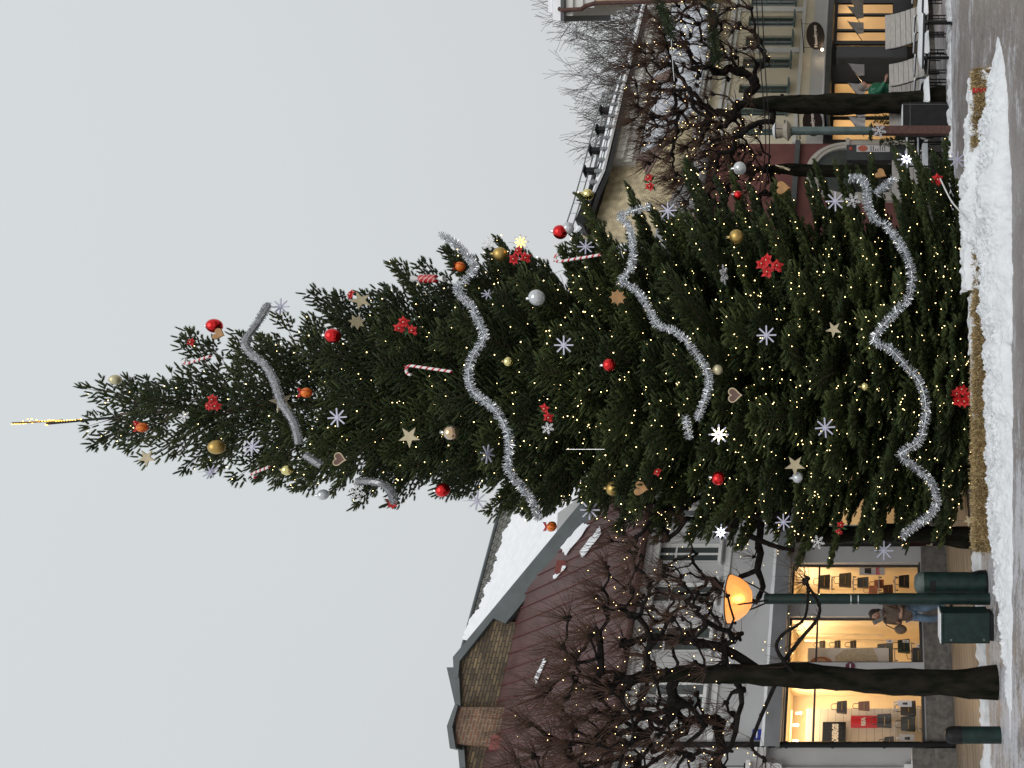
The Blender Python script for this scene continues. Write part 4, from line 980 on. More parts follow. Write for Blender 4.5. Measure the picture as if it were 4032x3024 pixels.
def snowflake(x,y,d,label,yaw=0.0,tilt=0.0,off=.10,pos=None):
    p=TP(x,y,1,off) if pos is None else pos; R=d/2/F*p.y; b=MB()
    def bar(x0,z0,x1,z1,w_):
        dx,dz=x1-x0,z1-z0; L=math.hypot(dx,dz); nx_,nz_=-dz/L*w_,dx/L*w_; b.prism([(x0+nx_,z0+nz_),(x1+nx_,z1+nz_),(x1-nx_,z1-nz_),(x0-nx_,z0-nz_)],-.004,.004)
    for k in range(6):
        a=PI/3*k+.3; c,s=math.cos(a),math.sin(a); bar(0,0,R*c,R*s,R*.045)
        for rr,bl_ in ((.38,.30),(.62,.28),(.85,.15)):
            for sg in (-1,1):
                a2=a+sg*.9; bar(R*rr*c,R*rr*s,R*rr*c+R*bl_*math.cos(a2),R*rr*s+R*bl_*math.sin(a2),R*.035)
        a3=a+PI/3; bar(R*.24*c,R*.24*s,R*.24*math.cos(a3),R*.24*math.sin(a3),R*.04)
    o=b.build('snowflake',M['flake']); o.location=p; o.rotation_euler=(tilt,0,yaw); return tag(o,label,'snowflake','silver branched snowflakes')
for x,y,d,lb,yaw,tl in [(1925,958,60,'silver branched snowflake against the sky by the matte gold bauble',.1,0),(1406,1938,70,'silver branched snowflake against the sky at the shop edge',0,0),
 (2851,1081,80,'silver branched snowflake lying flat, seen edge-on, on the cafe side',0,1.35),(2157,1686,50,'dull snowflake below the middle red flower cluster',.3,0),
 (3357,790,62,'silver branched snowflake touching a white ray star on the cafe side',.2,0),(3220,2135,55,'silver branched snowflake at the shop edge of the fir',.2,0),(725,1640,45,'small silver snowflake behind the bare upper trunk',.2,0)]: snowflake(x,y,d,lb,yaw,tl)
def star5(x,y,d,label,yaw=0,tilt=0,rot=0,off=.10,n=5,inner=.42,m_='woodstar'):
    p=TP(x,y,1,off); R=d/2/F*p.y; pl=[]
    for k in range(2*n):
        a=PI/2+PI*k/n+rot; r_=R*1.08 if k%2==0 else R*inner; pl.append((r_*math.cos(a),r_*math.sin(a)))
    b=MB()
    for k in range(2*n): b.prism([(0,0),pl[k],pl[(k+1)%(2*n)]],-.008,.008)
    o=b.build('flat_star',M[m_]); o.location=p; o.rotation_euler=(tilt,0,yaw); MB().tube([(0,0,R*.9),(0,.01,R+.1)],.002,4).build('hanging_thread',M['black'],o); return tag(o,label,'star ornament')
for a in [(578,1803,66,'pale wooden five-pointed star hanging free near the treetop',0,0,.3),(1612,1720,82,'large pale wooden five-pointed star in the upper middle of the fir',0,0,.35),
 (1108,1580,88,'wooden star seen edge-on crossing the dull tinsel',.3,1.3,.2),(1420,1183,72,'brownish wooden star beside the small red flowers at the cafe edge',.2,.5,.2),
 (3283,1297,62,'brown wooden star low on the cafe side of the fir',0,0,.2),(3130,1832,78,'tan wooden star low on the shop side by the lit shop',0,.2,.3)]: star5(*a)
star5(3085,660,62,'thin brown wooden star turned edge-on before the mossy trunk',1.2,.3,0); star5(3815,2050,46,'small tan wooden star just above the straw at the shop side',.2,0,.2)
o=star5(2432,1171,62,'eight-petalled gingerbread flower with iced ring in the middle of the fir',0,.2,0,n=8,inner=.62,m_='ochre')
MB().lathe([(.055,-.012),(.07,-.016),(.085,-.012)],20,M=Matrix.Rotation(PI/2,4,'X')).build('icing_ring',M['icing'],o)
o=star5(1405,1268,56,'pale wooden flower cut-out under the cafe edge boughs of the upper fir',.2,.9,0,n=7,inner=.6,m_='woodstar')
def heart(x,y,d,label,m_,trim,yaw=0,rot=0,tilt=0):
    p=TP(x,y,1,.10); R=d/2/F*p.y; pl=[]
    for k in range(36):
        t=2*PI*k/36; hx=16*math.sin(t)**3; hz=13*math.cos(t)-5*math.cos(2*t)-2*math.cos(3*t)-math.cos(4*t); pl.append((hx/17*R*.95,(hz+2)/17*R))
    Mx=Matrix.Rotation(rot,4,'Y'); b=MB(); b.prism(pl,-.012,.012,M=Mx); o=b.build('heart',M[m_],bevel=.004); o.location=p; o.rotation_euler=(tilt,0,yaw)
    if trim: 
        q=[Mx@Vector((a*.93,-.014,c*.93)) for a,c in pl]; q.append(q[0]); MB().tube(q,.008,5).build('icing_border',M['icing'],o)
    return tag(o,label,'heart','flat hearts on the fir')
heart(1340,1809,60,'gingerbread heart with icing border on the shop side of the upper fir','ginger',True,.2,.1); heart(2895,1556,66,'gingerbread heart with icing border in the lower middle of the fir','ginger',True)
heart(863,1316,52,'plain ochre heart below the red bauble near the treetop','ochre',False,.3,.2); heart(2526,1924,64,'plain ochre heart beside a matte gold bauble on the shop side','ochre',False,.3,.15)
heart(3085,740,64,'plain dark ochre heart in front of the red house','ochre',False,.3); heart(3470,686,52,'plain brown heart above the end of the lowest tinsel','ochre',False,.4,.5)
def cane(x0,y0,x1,y1,hook,label,r=.021,off=.10):
    a=TP(x0,y0,1,off); b=TP(x1,y1,1,off); L=(b-a).length; o_pts=[(0,0,-L)]+[(0,0,-L*(1-k/5)) for k in range(1,6)]
    for k in range(1,11): q=PI*k/10*1.08; o_pts.append((hook*(1-math.cos(q)),0,abs(hook)*math.sin(q)))
    o=MB().tube(o_pts,r,10).build('candy_cane',M['cane'],smooth=True); o.location=a
    d=(a-b).normalized(); qz=d.to_track_quat('Z','Y'); 
    X=Vector((1,0,0)); X=(X-d*X.dot(d)).normalized(); Yv=d.cross(X); o.rotation_mode='QUATERNION'; o.rotation_quaternion=Matrix((X,Yv,d)).transposed().to_quaternion()
    MB().tube([(hook*.3,-r*1.2,abs(hook)*.9),(hook*.3,0,abs(hook)*1.6)],.008,5).build('bow',M['ribbon'],o)
    return tag(o,label,'candy cane','striped candy canes on the fir')
cane(1618,1440,1778,1463,-.065,'red and white candy cane hanging straight down in the middle of the upper fir')
cane(2200,1030,2365,1003,.05,'red and white candy cane leaning at the cafe edge below the shiny red bauble')
cane(735,1432,828,1402,.035,'half hidden candy cane near the treetop on the cafe side'); cane(1000,1862,1060,1838,-.035,'small candy cane at the shop edge near the treetop')
def sweet(x,y,L,label):
    p=TP(x,y,1,.05); l=L/F*p.y; o=MB().lathe([(1e-4,-l*.26),(.058,-l*.26),(.062,-l*.2),(.062,l*.2),(.058,l*.26),(1e-4,l*.26)],18).build('wrapped_sweet',M['sweet'],smooth=True); o.location=p
    for sg in (-1,1): MB().lathe([(.012,sg*l*.26),(.02,sg*l*.31),(.055,sg*l*.5),(.05,sg*l*.51),(.01,sg*l*.30)],14).build('wrapper_end',M['white_paint'],o)
    return tag(o,label,'sweet ornament')
sweet(1686,1097,125,'big red striped wrapped sweet hanging upright against the sky at the cafe edge')
def poinsettia(x,y,d,label,nfl=3,off=.08,pos=None):
    p=TP(x,y,1,off) if pos is None else pos; R=d/2/F*p.y; root=empty('poinsettia',p,0,label,'red flowers','red poinsettia bunches'); rnd=random.Random(int(x+y))
    pet=MB(); lf=MB(); 
    for k in range(nfl):
        a=2*PI*k/max(1,nfl)+rnd.uniform(-.4,.4); c=Vector((math.cos(a)*R*.52,rnd.uniform(-.05,.02),math.sin(a)*R*.62)) if nfl>1 else Vector((0,0,0)); fr=R*(.55 if nfl>1 else .95)
        nrm=Vector((rnd.uniform(-.6,.6),-1,rnd.uniform(-.3,.5))).normalized(); X=nrm.orthogonal().normalized(); Z=nrm.cross(X); pet=MB()
        for j in range(11):
            q=2*PI*j/11*2+rnd.uniform(-.2,.2); rad=fr*(1.15 if j<6 else .8); dr_=X*math.cos(q)+Z*math.sin(q); sd=nrm.cross(dr_); lift=nrm*(.015 if j<6 else .035)
            tip=c+dr_*rad+nrm*rnd.uniform(-.01,.03); md=c+dr_*rad*.5+lift; pet.add([c+nrm*.005,md+sd*rad*.30,tip,md-sd*rad*.30,md+nrm*.012],[(0,1,4),(1,2,4),(2,3,4),(3,0,4)])
        pet.build('flower',M['petal'],root); 
        MB().ball(c+nrm*.03,.012,8,6).build('flower_centre',M['icing'],root)
    for j in range(5):
        q=rnd.uniform(0,2*PI); dr_=Vector((math.cos(q),0,math.sin(q))); sd=Vector((0,1,0)).cross(dr_); e=dr_*R*1.05+Vector((0,.03,0)); md=dr_*R*.6+Vector((0,.02,0)); lf.add([Vector((0,.03,0)),md+sd*R*.16,e,md-sd*R*.16],[(0,1,2,3)])
    lf.build('leaf',M['leaf'],root); return root
M['leaf']=mat('green_silk_leaf',(.03,.08,.02),.6,.2,9)
for x,y,d,lb,n in [(2047,1010,78,'red flower cluster under the golden lit star at the cafe edge',3),(1604,1287,78,'red flower cluster in the upper middle of the fir towards the cafe',3),(1384,1160,42,'small red flowers at the tip of an upper bough on the cafe side',1),
 (842,1588,72,'red flower wreath wrapped in front of the upper trunk',3),(2561,720,70,'red flower cluster beside the yellow brick wall',2),(2156,1624,72,'red flower cluster in the middle of the fir below the tinsel',2),
 (3030,1050,96,'red flower wreath low on the cafe side of the fir',4),(3788,1560,88,'bright red poinsettia bunch just above the straw bales',5),(3308,2078,56,'red flowers low at the shop edge of the fir',2),
 (1545,1980,48,'red flowers at the shop side end of the dull tinsel',1),(755,1347,34,'tiny red flowers at the cafe edge nearest the treetop',1),(3690,708,50,'dark red flowers low at the cafe edge of the fir',1),(2590,1860,34,'dark small red flowers deep in the shop side boughs',1),(540,1665,28,'tiny red bow on the highest orange',1)]: poinsettia(x,y,d,lb,n)
ro=TP(2305,1769,1,.1); L_=150/F*ro.y/2; rd=MB().tube([(0,0,-L_),(0,0,L_)],.004,6).ball((0,0,0),.009,8,6).build('silver_icicle',M['silver']); rd.location=ro; tag(rd,'thin upright silver rod ornament in the dark middle of the fir','ornament')
# topper seen from its edge
root=empty('tree_topper',WP(215,1655,YT),0,'tall golden lit star spire on a dark rod, turned edge-on above the fir','tree topper')
def lo(x,y,dy=0): v=WP(x,y,YT)-root.location; return (v.x,v.y+dy,v.z)
MB().tube([lo(470,1642),lo(185,1668)],.022,8).build('rod',M['black'],root)
sp_=MB(); c=Vector(lo(150,1661)); 
ax=(Vector(lo(55,1670))-Vector(lo(300,1652))).normalized(); pl=[]
for k in range(16):
    a=PI/8*k; r_=(.40 if k%4==0 else .22 if k%4==2 else .09); pl.append((r_*math.sin(a),r_*math.cos(a)))
Rm=Matrix((Vector((0,1,0)),ax.cross(Vector((0,1,0)))*-1,ax)).transposed().to_4x4(); Rm.translation=c
for k in range(16): sp_.prism([(0,0),pl[k],pl[(k+1)%16]],-.012,.012,M=Rm)
sp_.prism([(-.02,-.4),(.02,-.4),(.02,0),(-.02,0)],-.0115,.0115,M=Rm)
sp_.build('star_plate',M['gold_matte'],root)
me=octa(.009); me.materials.append(M['bulb_gold'])
for k in range(26):
    f_=k/25; v=Vector(lo(55+f_*270,1670-f_*19)); q=bpy.data.objects.new('bulb',me); col.objects.link(q); q.parent=root; q.location=v+Vector((.018 if .2<f_<.62 else 0,-.03,0))
for k in range(14): 
    q=bpy.data.objects.new('bulb',me); col.objects.link(q); q.parent=root; q.location=c+Vector((random.uniform(-.06,.06),-.03,random.uniform(-.28,.24)))
# green and white cord at the foot of the fir
cp_=[TP(x,y,1,.12) for x,y in ((3700,700),(3745,790),(3790,850),(3800,930),(3835,960),(3800,1000),(3815,1060))]
cc=MB().tube(smooth_path(cp_),.012,6).build('white_cable',M['white_paint'],smooth=True); tag(cc,'loose white cable looping at the foot of the fir by the snow pile','cable')
# ================================================================ POLLARDED STREET TREES
def pollard(base, th, tr, cx, hw, z0, z1, seed, label, ntar=80, depth=.8, bulbs=120, lean=(0,0), twig=.5, low=None, ntw=20):
    r=random.Random(seed); root=empty('pollarded_tree',(base[0],base[1],0),0,label,'tree','pollarded street trees')
    R=lambda a,b:r.uniform(a,b)
    tf=1.0 if base[1]<14 else 1.5; tm=MB(); top=Vector((lean[0],lean[1],th)); tp=[]
    for i in range(25):
        t=i/24; tp.append(Vector((lean[0]*t+.035*math.sin(t*7+seed),lean[1]*t+.03*math.sin(t*5+2*seed),th*t-.02*(i==0))))
    zf=max(2.6,z0-.1)/th
    def trr(t): return tr*((1.30-.25*min(1,t*8)) if t<.12 else 1.05-.22*t if t<zf else (1.05-.22*zf)*(1-.62*(t-zf)/(1-zf)))
    tm.tube(tp,[trr(i/24) for i in range(25)],20)
    tm.v=[tuple(Vector(v)+Vector((v[0]-lean[0]*v[2]/th,v[1],0)).normalized()*(.035*fn(v[0]*2,v[1]*2+v[2]*1.1,1.6,seed)+.02*fn(v[0]*5+v[2]*2,v[1]*5,2.2,seed+3))*(tr/.165)) for v in tm.v]
    for k in range(9):
        i=r.randrange(4,22); a=R(0,6.28); tm.ball(tp[i]+Vector((math.cos(a),math.sin(a),0))*trr(i/24)*.85,tr*R(.15,.3),8,6)
    tm.build('trunk',M['bark'],root,smooth=True,fix=False)
    lm=MB(); tw=MB(); cxl=cx-base[0]; zc=(z0+z1)/2; hz=(z1-z0)/2*.86
    # targets spread evenly through the crown; every one grows off the nearest limb
    tg=[]; tries=0
    while len(tg)<ntar and tries<6000:
        tries+=1; q=Vector((R(-1,1),R(-1,1),R(-1,1)))
        if q.length>1: continue
        if abs(q.x)<.15 and q.z<0: continue
        p=Vector((cxl+q.x*hw,q.y*depth*1.1,zc+q.z*hz-.12*(z1-z0)*(1-abs(q.z))*0))
        if min([(p-t[0]).length for t in tg],default=9)<(.27 if hw<1.9 else .30): continue
        tg.append((p,q))
    nd=[]; 
    for i in range(25):
        if tp[i].z>z0-.35 and tp[i].z>2.3: nd.append([tp[i].copy(),-1,0])
    tg.sort(key=lambda t:min((t[0]-n[0]).length for n in nd)); chains=[]
    for p,q in tg:
        bi=min(range(len(nd)),key=lambda k:(nd[k][0]-p).length+(.35*max(0,nd[k][0].z-p.z)*2))
        s=nd[bi][0]; d=p-s; L=d.length; n=max(3,int(L/.13)); o1=d.orthogonal().normalized(); o2=d.normalized().cross(o1); ph=[R(0,6.3) for _ in range(3)]; amp=L*R(.07,.16)
        ch=[bi]; prev=bi
        for k in range(1,n+1):
            t=k/n; e=math.sin(PI*t); w=s+d*t+o1*amp*e*math.sin(ph[0]+t*5)+o2*amp*e*math.sin(ph[1]+t*6)+Vector((0,0,-.10*L*e))+Vector((R(-1,1),R(-1,1),R(-1,1)))*.018
            nd.append([w,prev,0]); prev=len(nd)-1; ch.append(prev)
        chains.append((ch,p,q,(nd[-1][0]-nd[-3][0]).normalized()))
        k=prev
        while k>=0: nd[k][2]+=1; k=nd[k][1]
    rad=lambda k: min(tr*.50,.0100*min(1.12,tr/.165)*max(1,nd[k][2])**.50+.004)
    def twigs(p,dirn,n,L):
        for k in range(n):
            dd=(dirn*.6+Vector((R(-1,1),R(-1,1),R(-.3,1.2)))).normalized(); l=L*R(.4,1.15); s=Vector((R(-1,1),R(-1,1),R(0,1)))*.13*l
            pts=[p,p+dd*l*.35,p+dd*l*.7+s*.6+Vector((0,0,.04*l)),p+dd*l+s*1.6+Vector((0,0,.12*l))]
            tw.tube(pts,[.0045*tf,.0036*tf,.0028*tf,.0015*tf],3,cap=False)
            if r.random()<.5:
                q2=pts[1]; d2=(dd+Vector((R(-1,1),R(-1,1),R(-.3,1)))*.8).normalized(); tw.tube([q2,q2+d2*l*.2,q2+d2*l*.45],[.0033,.0026,.0013],3,cap=False)
    lp=[]
    for ch,p,q,dr_ in chains:
        rr=[rad(k) for k in ch[1:]]; rr=[min(rr[0]*1.15,.5*tr)]+rr; lm.tube([nd[k][0] for k in ch],rr,8,cap=False)
        for k in ch[2:-1]:
            if r.random()<.28: lm.ball(nd[k][0],rad(k)*R(1.15,1.5),7,5)
            if r.random()<.13: twigs(nd[k][0],Vector((0,0,.3)),3,twig*.55)
        lp+= [nd[k][0] for k in ch[1:]]
        e=nd[ch[-1]][0]; kr=R(.026,.040)*(tr/.165)**.5
        for _ in range(4): lm.ball(e+Vector((R(-1,1),R(-1,1),R(-1,1)))*kr*.7,kr*R(.6,1.0),7,5)
        out_=max(0,q.z)*.75+q.length*.35; twigs(e,(dr_+Vector((0,0,.4))).normalized(),int(ntw*(.18+1.1*out_)),twig*(.55+.5*out_))
    if low:
        for pts,rd in low:
            P=smooth_path([Vector(p)-root.location for p in pts],5); lm.tube(P,[rd*(1-.5*i/len(P)) for i in range(len(P))],8)
            for _ in range(4): lm.ball(P[-1]+Vector((R(-1,1),R(-1,1),R(-1,1)))*.02,R(.025,.035),7,5)
            twigs(P[-1],(P[-1]-P[-2]).normalized(),14,twig*.8); lp+=P[3:]
            for i in range(2,len(P)-1,2): 
                lm.ball(P[i]+Vector((R(-1,1),R(-1,1),R(-1,1)))*.008,rd*R(.75,1.0),7,5)
                if r.random()<.5: twigs(P[i],Vector((0,0,.3)),3,twig*.5)
    lm.build('branches',M['limb'],root,fix=False,smooth=False); o=tw.build('twigs',M['twig'],root,fix=False); tag(o,kind='stuff')
    pl=[]
    while len(pl)<bulbs:
        q=r.choice(lp); pl.append(tuple(root.location+q+Vector((R(-.16,.16),R(-.16,.0),R(-.12,.25)))))
    return root,pl
L1=WP(3925,2690,10.1)
def LW(pts,Y): return [WP(x,y,Y) for x,y in pts]
t1,b1=pollard((L1.x,L1.y),4.6,.165,-3.95,1.75,2.95,6.15,3,'near pollarded tree with thick mossy trunk rising from the slush before the shop windows',140,.95,150,(.12,0),.55,
  low=[(LW([(3060,2655),(3090,2600),(3150,2520),(3215,2440),(3225,2380),(3170,2290)],10.1),.032),(LW([(3130,2655),(3060,2560),(3080,2500),(3170,2430),(3180,2280)],10.0),.028),(LW([(3070,2655),(2985,2850),(2960,2940),(3010,2990)],10.0),.03),(LW([(3000,2650),(2860,2560),(2700,2520),(2560,2510),(2450,2540)],10.3),.07)],ntw=30)
t2,b2=pollard((-2.50,12.7),2.9,.15,-2.75,1.5,3.1,6.3,11,'dark pollarded tree standing just behind the shop side of the fir',85,.85,90,(.05,0),.5,low=[(LW([(2950,2110),(3050,2150),(3120,2165)],12.6),.05)],ntw=26)
t0,b0=pollard((-6.0,10.4),3.1,.17,-5.35,1.35,3.0,6.9,5,'pollarded tree whose crown only reaches in beside the pilaster house',95,.9,70,(.1,0),.55,ntw=30)
t3,b3=pollard((6.45,17.6),4.7,.24,6.75,2.5,3.6,7.5,8,'mossy pollarded tree in front of the cafe behind the benches',215,.9,230,(-.05,0),.55,ntw=34)
t4,b4=pollard((5.35,19.2),4.8,.17,4.5,2.0,3.7,6.9,21,'slim mossy pollarded tree in front of the red house next to the fir',130,.9,150,(-.02,0),.55,ntw=26)
for (pl,lb,rt) in ((b1,'fairy lights wound through the near pollarded tree',t1),(b2,'fairy lights in the dark tree behind the fir',t2),(b0,'fairy lights in the pollarded tree beside the pilaster house',t0),(b3,'dense fairy lights in the pollarded tree before the cafe',t3),(b4,'fairy lights in the pollarded tree before the red house',t4)):
    lights('tree_lights',lb,pl,.006 if rt in (t3,t4) else .0042,'bulb',tuple(rt.location+Vector((0,0,3))),None,100)

# ---- big bare trees beyond the roofs
def bare(base,h,spread,seed,label,rot=0):
    r=random.Random(seed); root=empty('bare_tree',base,rot,label,'tree','bare trees beyond the yellow house'); mb=MB(); fine=MB()
    def grow(p,d,l,rad,lev):
        n=4; pts=[p]; q=p.copy(); dd=d.copy()
        for i in range(n):
            dd=(dd+Vector((r.uniform(-1,1),r.uniform(-1,1),r.uniform(-.3,.6)))*.16).normalized(); q=q+dd*l/n; pts.append(q.copy())
        (mb if lev<4 else fine).tube(pts,[max(.011,rad*(1-.12*i)) for i in range(n+1)],6 if lev<3 else (4 if lev<5 else 3),cap=False)
        if lev>=7: return
        k=3 if lev<6 else 3
        for j in range(k):
            a=r.uniform(0,2*PI); o=dd.orthogonal().normalized(); o=Matrix.Rotation(a,3,dd)@o; nd=(dd*.95+o*r.uniform(.35,.85)+Vector((0,0,.12))).normalized()
            grow(pts[-1] if j<2 else pts[r.choice([2,3])],nd,l*r.uniform(.66,.84),rad*.62,lev+1)
    mb.tube([(0,0,0),(0,0,h*.36)],[.38,.26],8)
    for j in range(4): a=j*PI/2+r.uniform(-.5,.5); grow(Vector((0,0,h*.35)),Vector((math.cos(a)*spread,math.sin(a)*spread,1)).normalized(),h*.20,.17,1)
    mb.build('trunk',M['far_twig'],root,fix=False); o=fine.build('twigs',M['far_twig'],root,fix=False); tag(o,kind='stuff'); return root
bare((21.3,50,0),21.6,.5,4,'bare tree beyond the yellow house, crown nearest the corner house'); bare((18.6,52,0),21.4,.48,9,'bare tree beyond the yellow house, rounder crown above the snowy eave')

# ================================================================ STREET FURNITURE
def lamp(px,py,Y,label,lit,topx,lampx,w_,rust=False,halfw=.335):
    b=WP(px,py,Y); root=empty('street_lamp',(b.x,Y,0),0,label,'street lamp','bowl topped street lamps'); zt=EYE+(HX-topx)/F*Y; zl=EYE+(HX-lampx)/F*Y
    m_=M['green_paint'] if not rust else M['green_dull']; p=MB()
    if rust:
        zr=EYE+(HX-3440)/F*Y; MB().box(-.085,.085,-.085,.085,0,zr).build('base_casing',M['corten'],root,bevel=.008); p.tube([(0,0,zr-.05),(0,0,zt)],w_,18); p.tube([(0,0,zr+.9),(0,0,zr+.93)],w_*1.12,18)
    else:
        p.tube([(0,0,0),(0,0,.25)],w_*1.12,24).tube([(0,0,.2),(0,0,1.55)],w_*1.06,24).tube([(0,0,1.5),(0,0,zt)],w_*.95,24)
        s=MB(); 
        for zz in (1.93,1.83): s.tube([(0,0,zz),(0,0,zz+.012)],w_*1.0,24)
        s.build('steel_band',M['silver'],root)
    p.build('pole',m_,root,smooth=True)
    ar=MB()
    for k in range(3):
        a=2*PI*k/3+.5; c,s=math.cos(a),math.sin(a); ar.tube([(c*.04,s*.04,zt-.1),(c*.12,s*.12,zt+.05),(c*halfw*.55,s*halfw*.55,zl-.33),(c*halfw*.95,s*halfw*.95,zl-.01)],.012,6)
    ar.build('arm',M['black'],root)
    h_=halfw*.98; prof=[(.04,-.31),(.12,-.30),(.21,-.24),(h_*.86,-.14),(h_*.99,-.03),(h_,0)]
    MB().lathe([(a,zl+c) for a,c in prof],32).build('bowl',M['lampbowl'] if lit else M['lampoff'],root,smooth=True)
    MB().lathe([(1e-4,zl+.05),(halfw*.6,zl+.045),(halfw*1.03,zl+.012),(halfw*1.03,zl+.002),(1e-4,zl+.002)],32).build('shade_disc',M['black'],root)
    MB().lathe([(1e-4,zl+.085),(halfw*.5,zl+.08),(halfw*.98,zl+.03),(halfw*.98,zl+.018)],32).build('snow_cap',M['snow'],root,smooth=True)
    if lit:
        MB().ball((0,0,zl-.18),.06,12,8,(1,1,1.6)).build('lamp_bulb',mat('sodium_bulb',(1,.6,.2),.5,emit=(1,.5,.12),es=14),root)
        l=bpy.data.lights.new('lamp_light','POINT'); l.energy=45; l.color=(1,.55,.2); l.shadow_soft_size=.06; o=bpy.data.objects.new('lamp_light',l); col.objects.link(o); o.parent=root; o.location=(0,0,zl-.18)
    return root
m=mat('amber_lamp_bowl',(.85,.5,.22),.3,.12,9,emit=(1,.36,.07),es=.95); M['lampbowl']=m; n_,p_=nodes(m); p_.inputs['Transmission Weight'].default_value=.55; p_.inputs['Roughness'].default_value=.45
M['lampoff']=mat('unlit_lamp_bowl',(.33,.29,.23),.3,.1,6)
lamp(3885,2358,10.75,'lit amber bowl street lamp on dark green pole beside the power box',True,3010,2872,.075)
lamp(3745,515,16.2,'unlit street lamp with green pole and rust brown base casing by the black planter',False,3105,3058,.085,True,.16)
# electricity cabinet
def at(px,py,Y): v=WP(px,py,Y); return v
YB=10.35; x0=WP(3910,2532,YB).x; x1=WP(3910,2414,YB).x; zt=EYE-(3706-HX)/F*YB
cb=empty('power_cabinet',((x0+x1)/2,YB,0),.03,'low dark green power cabinet with grey lid next to the lit street lamp','power cabinet'); hw=(x1-x0)/2
MB().box(-hw,hw,-.02,.34,.06,zt-.03).build('cabinet_body',M['green_paint'],cb,bevel=.006); MB().box(-hw+.03,hw-.03,.0,.32,0,.06).build('plinth',M['black'],cb)
MB().box(-hw-.01,hw+.01,-.035,.36,zt-.03,zt).build('lid',M['green_paint'],cb,bevel=.006); MB().box(-hw,hw,-.02,.34,zt+.001,zt+.018).build('snow_cap',M['snow'],cb,bevel=.006)
for zz in (.14,zt-.13):
    MB().lathe([(1e-4,0),(.016,0),(.016,.008),(1e-4,.008)],12,M=Matrix.Translation((-hw+.05,-.021,zz))@Matrix.Rotation(PI/2,4,'X')).build('lock',M['grey_metal'],cb)
MB().box(-hw+.008,-hw+.013,-.024,-.0205,.08,zt-.05).build('door_seam',M['black'],cb)
# domed litter bin
YB=11.0; b=WP(3872,2296,YB); zt=EYE-(3598-HX)/F*YB; rr=.155
bn=empty('litter_bin',(b.x,YB,0),0,'domed dark green litter bin directly behind the lit lamp pole','litter bin')
MB().tube([(0,0,.02),(0,0,zt-.13)],rr,28).build('bin_body',M['green_paint'],bn,smooth=True)
MB().lathe([(rr*1.02,zt-.14),(rr*1.02,zt-.11),(rr*.92,zt-.05),(rr*.6,zt-.01),(1e-3,zt)],28).build('dome',mat('snow_dusted_green',(.10,.13,.12),.7,.3,9),bn,smooth=True)
MB().tube([(0,0,.0),(0,0,.035)],rr*1.06,28).tube([(rr*.9,-.03,.25),(rr*1.12,-.03,.12),(rr*1.15,-.03,.02)],.02,6).build('foot',M['black'],bn)
MB().box(-.07,.07,-rr-.004,-rr+.03,zt-.30,zt-.22).build('slot',M['black'],bn)
# bollard
YB=9.82; b=WP(3943,2894,YB); zt=EYE-(3718-HX)/F*YB; rr=.103
bo=empty('bollard',(b.x,YB,0),0,'round topped dark green bollard in front of the shop wall','bollard')
MB().tube([(0,0,0),(0,0,zt-.20)],rr,26).build('post',M['green_paint'],bo,smooth=True)
MB().lathe([(rr*1.03,zt-.22),(rr*1.03,zt-.10),(rr*.93,zt-.05),(rr*.65,zt-.012),(1e-3,zt)],26).build('cap',M['black'],bo,smooth=True)
# stub at the frame edge
YB=8.75; b=WP(3993,3040,YB); st=MB().tube([(0,0,0),(0,0,.04)],.03,12).box(-.16,.0,-.03,.03,.03,.07).ball((0,0,.045),.03,12,8).build('chain_anchor',M['black'],smooth=True); st.location=(b.x,YB,0); tag(st,'small black rounded stub cut by the picture edge near the bollard','street furniture')

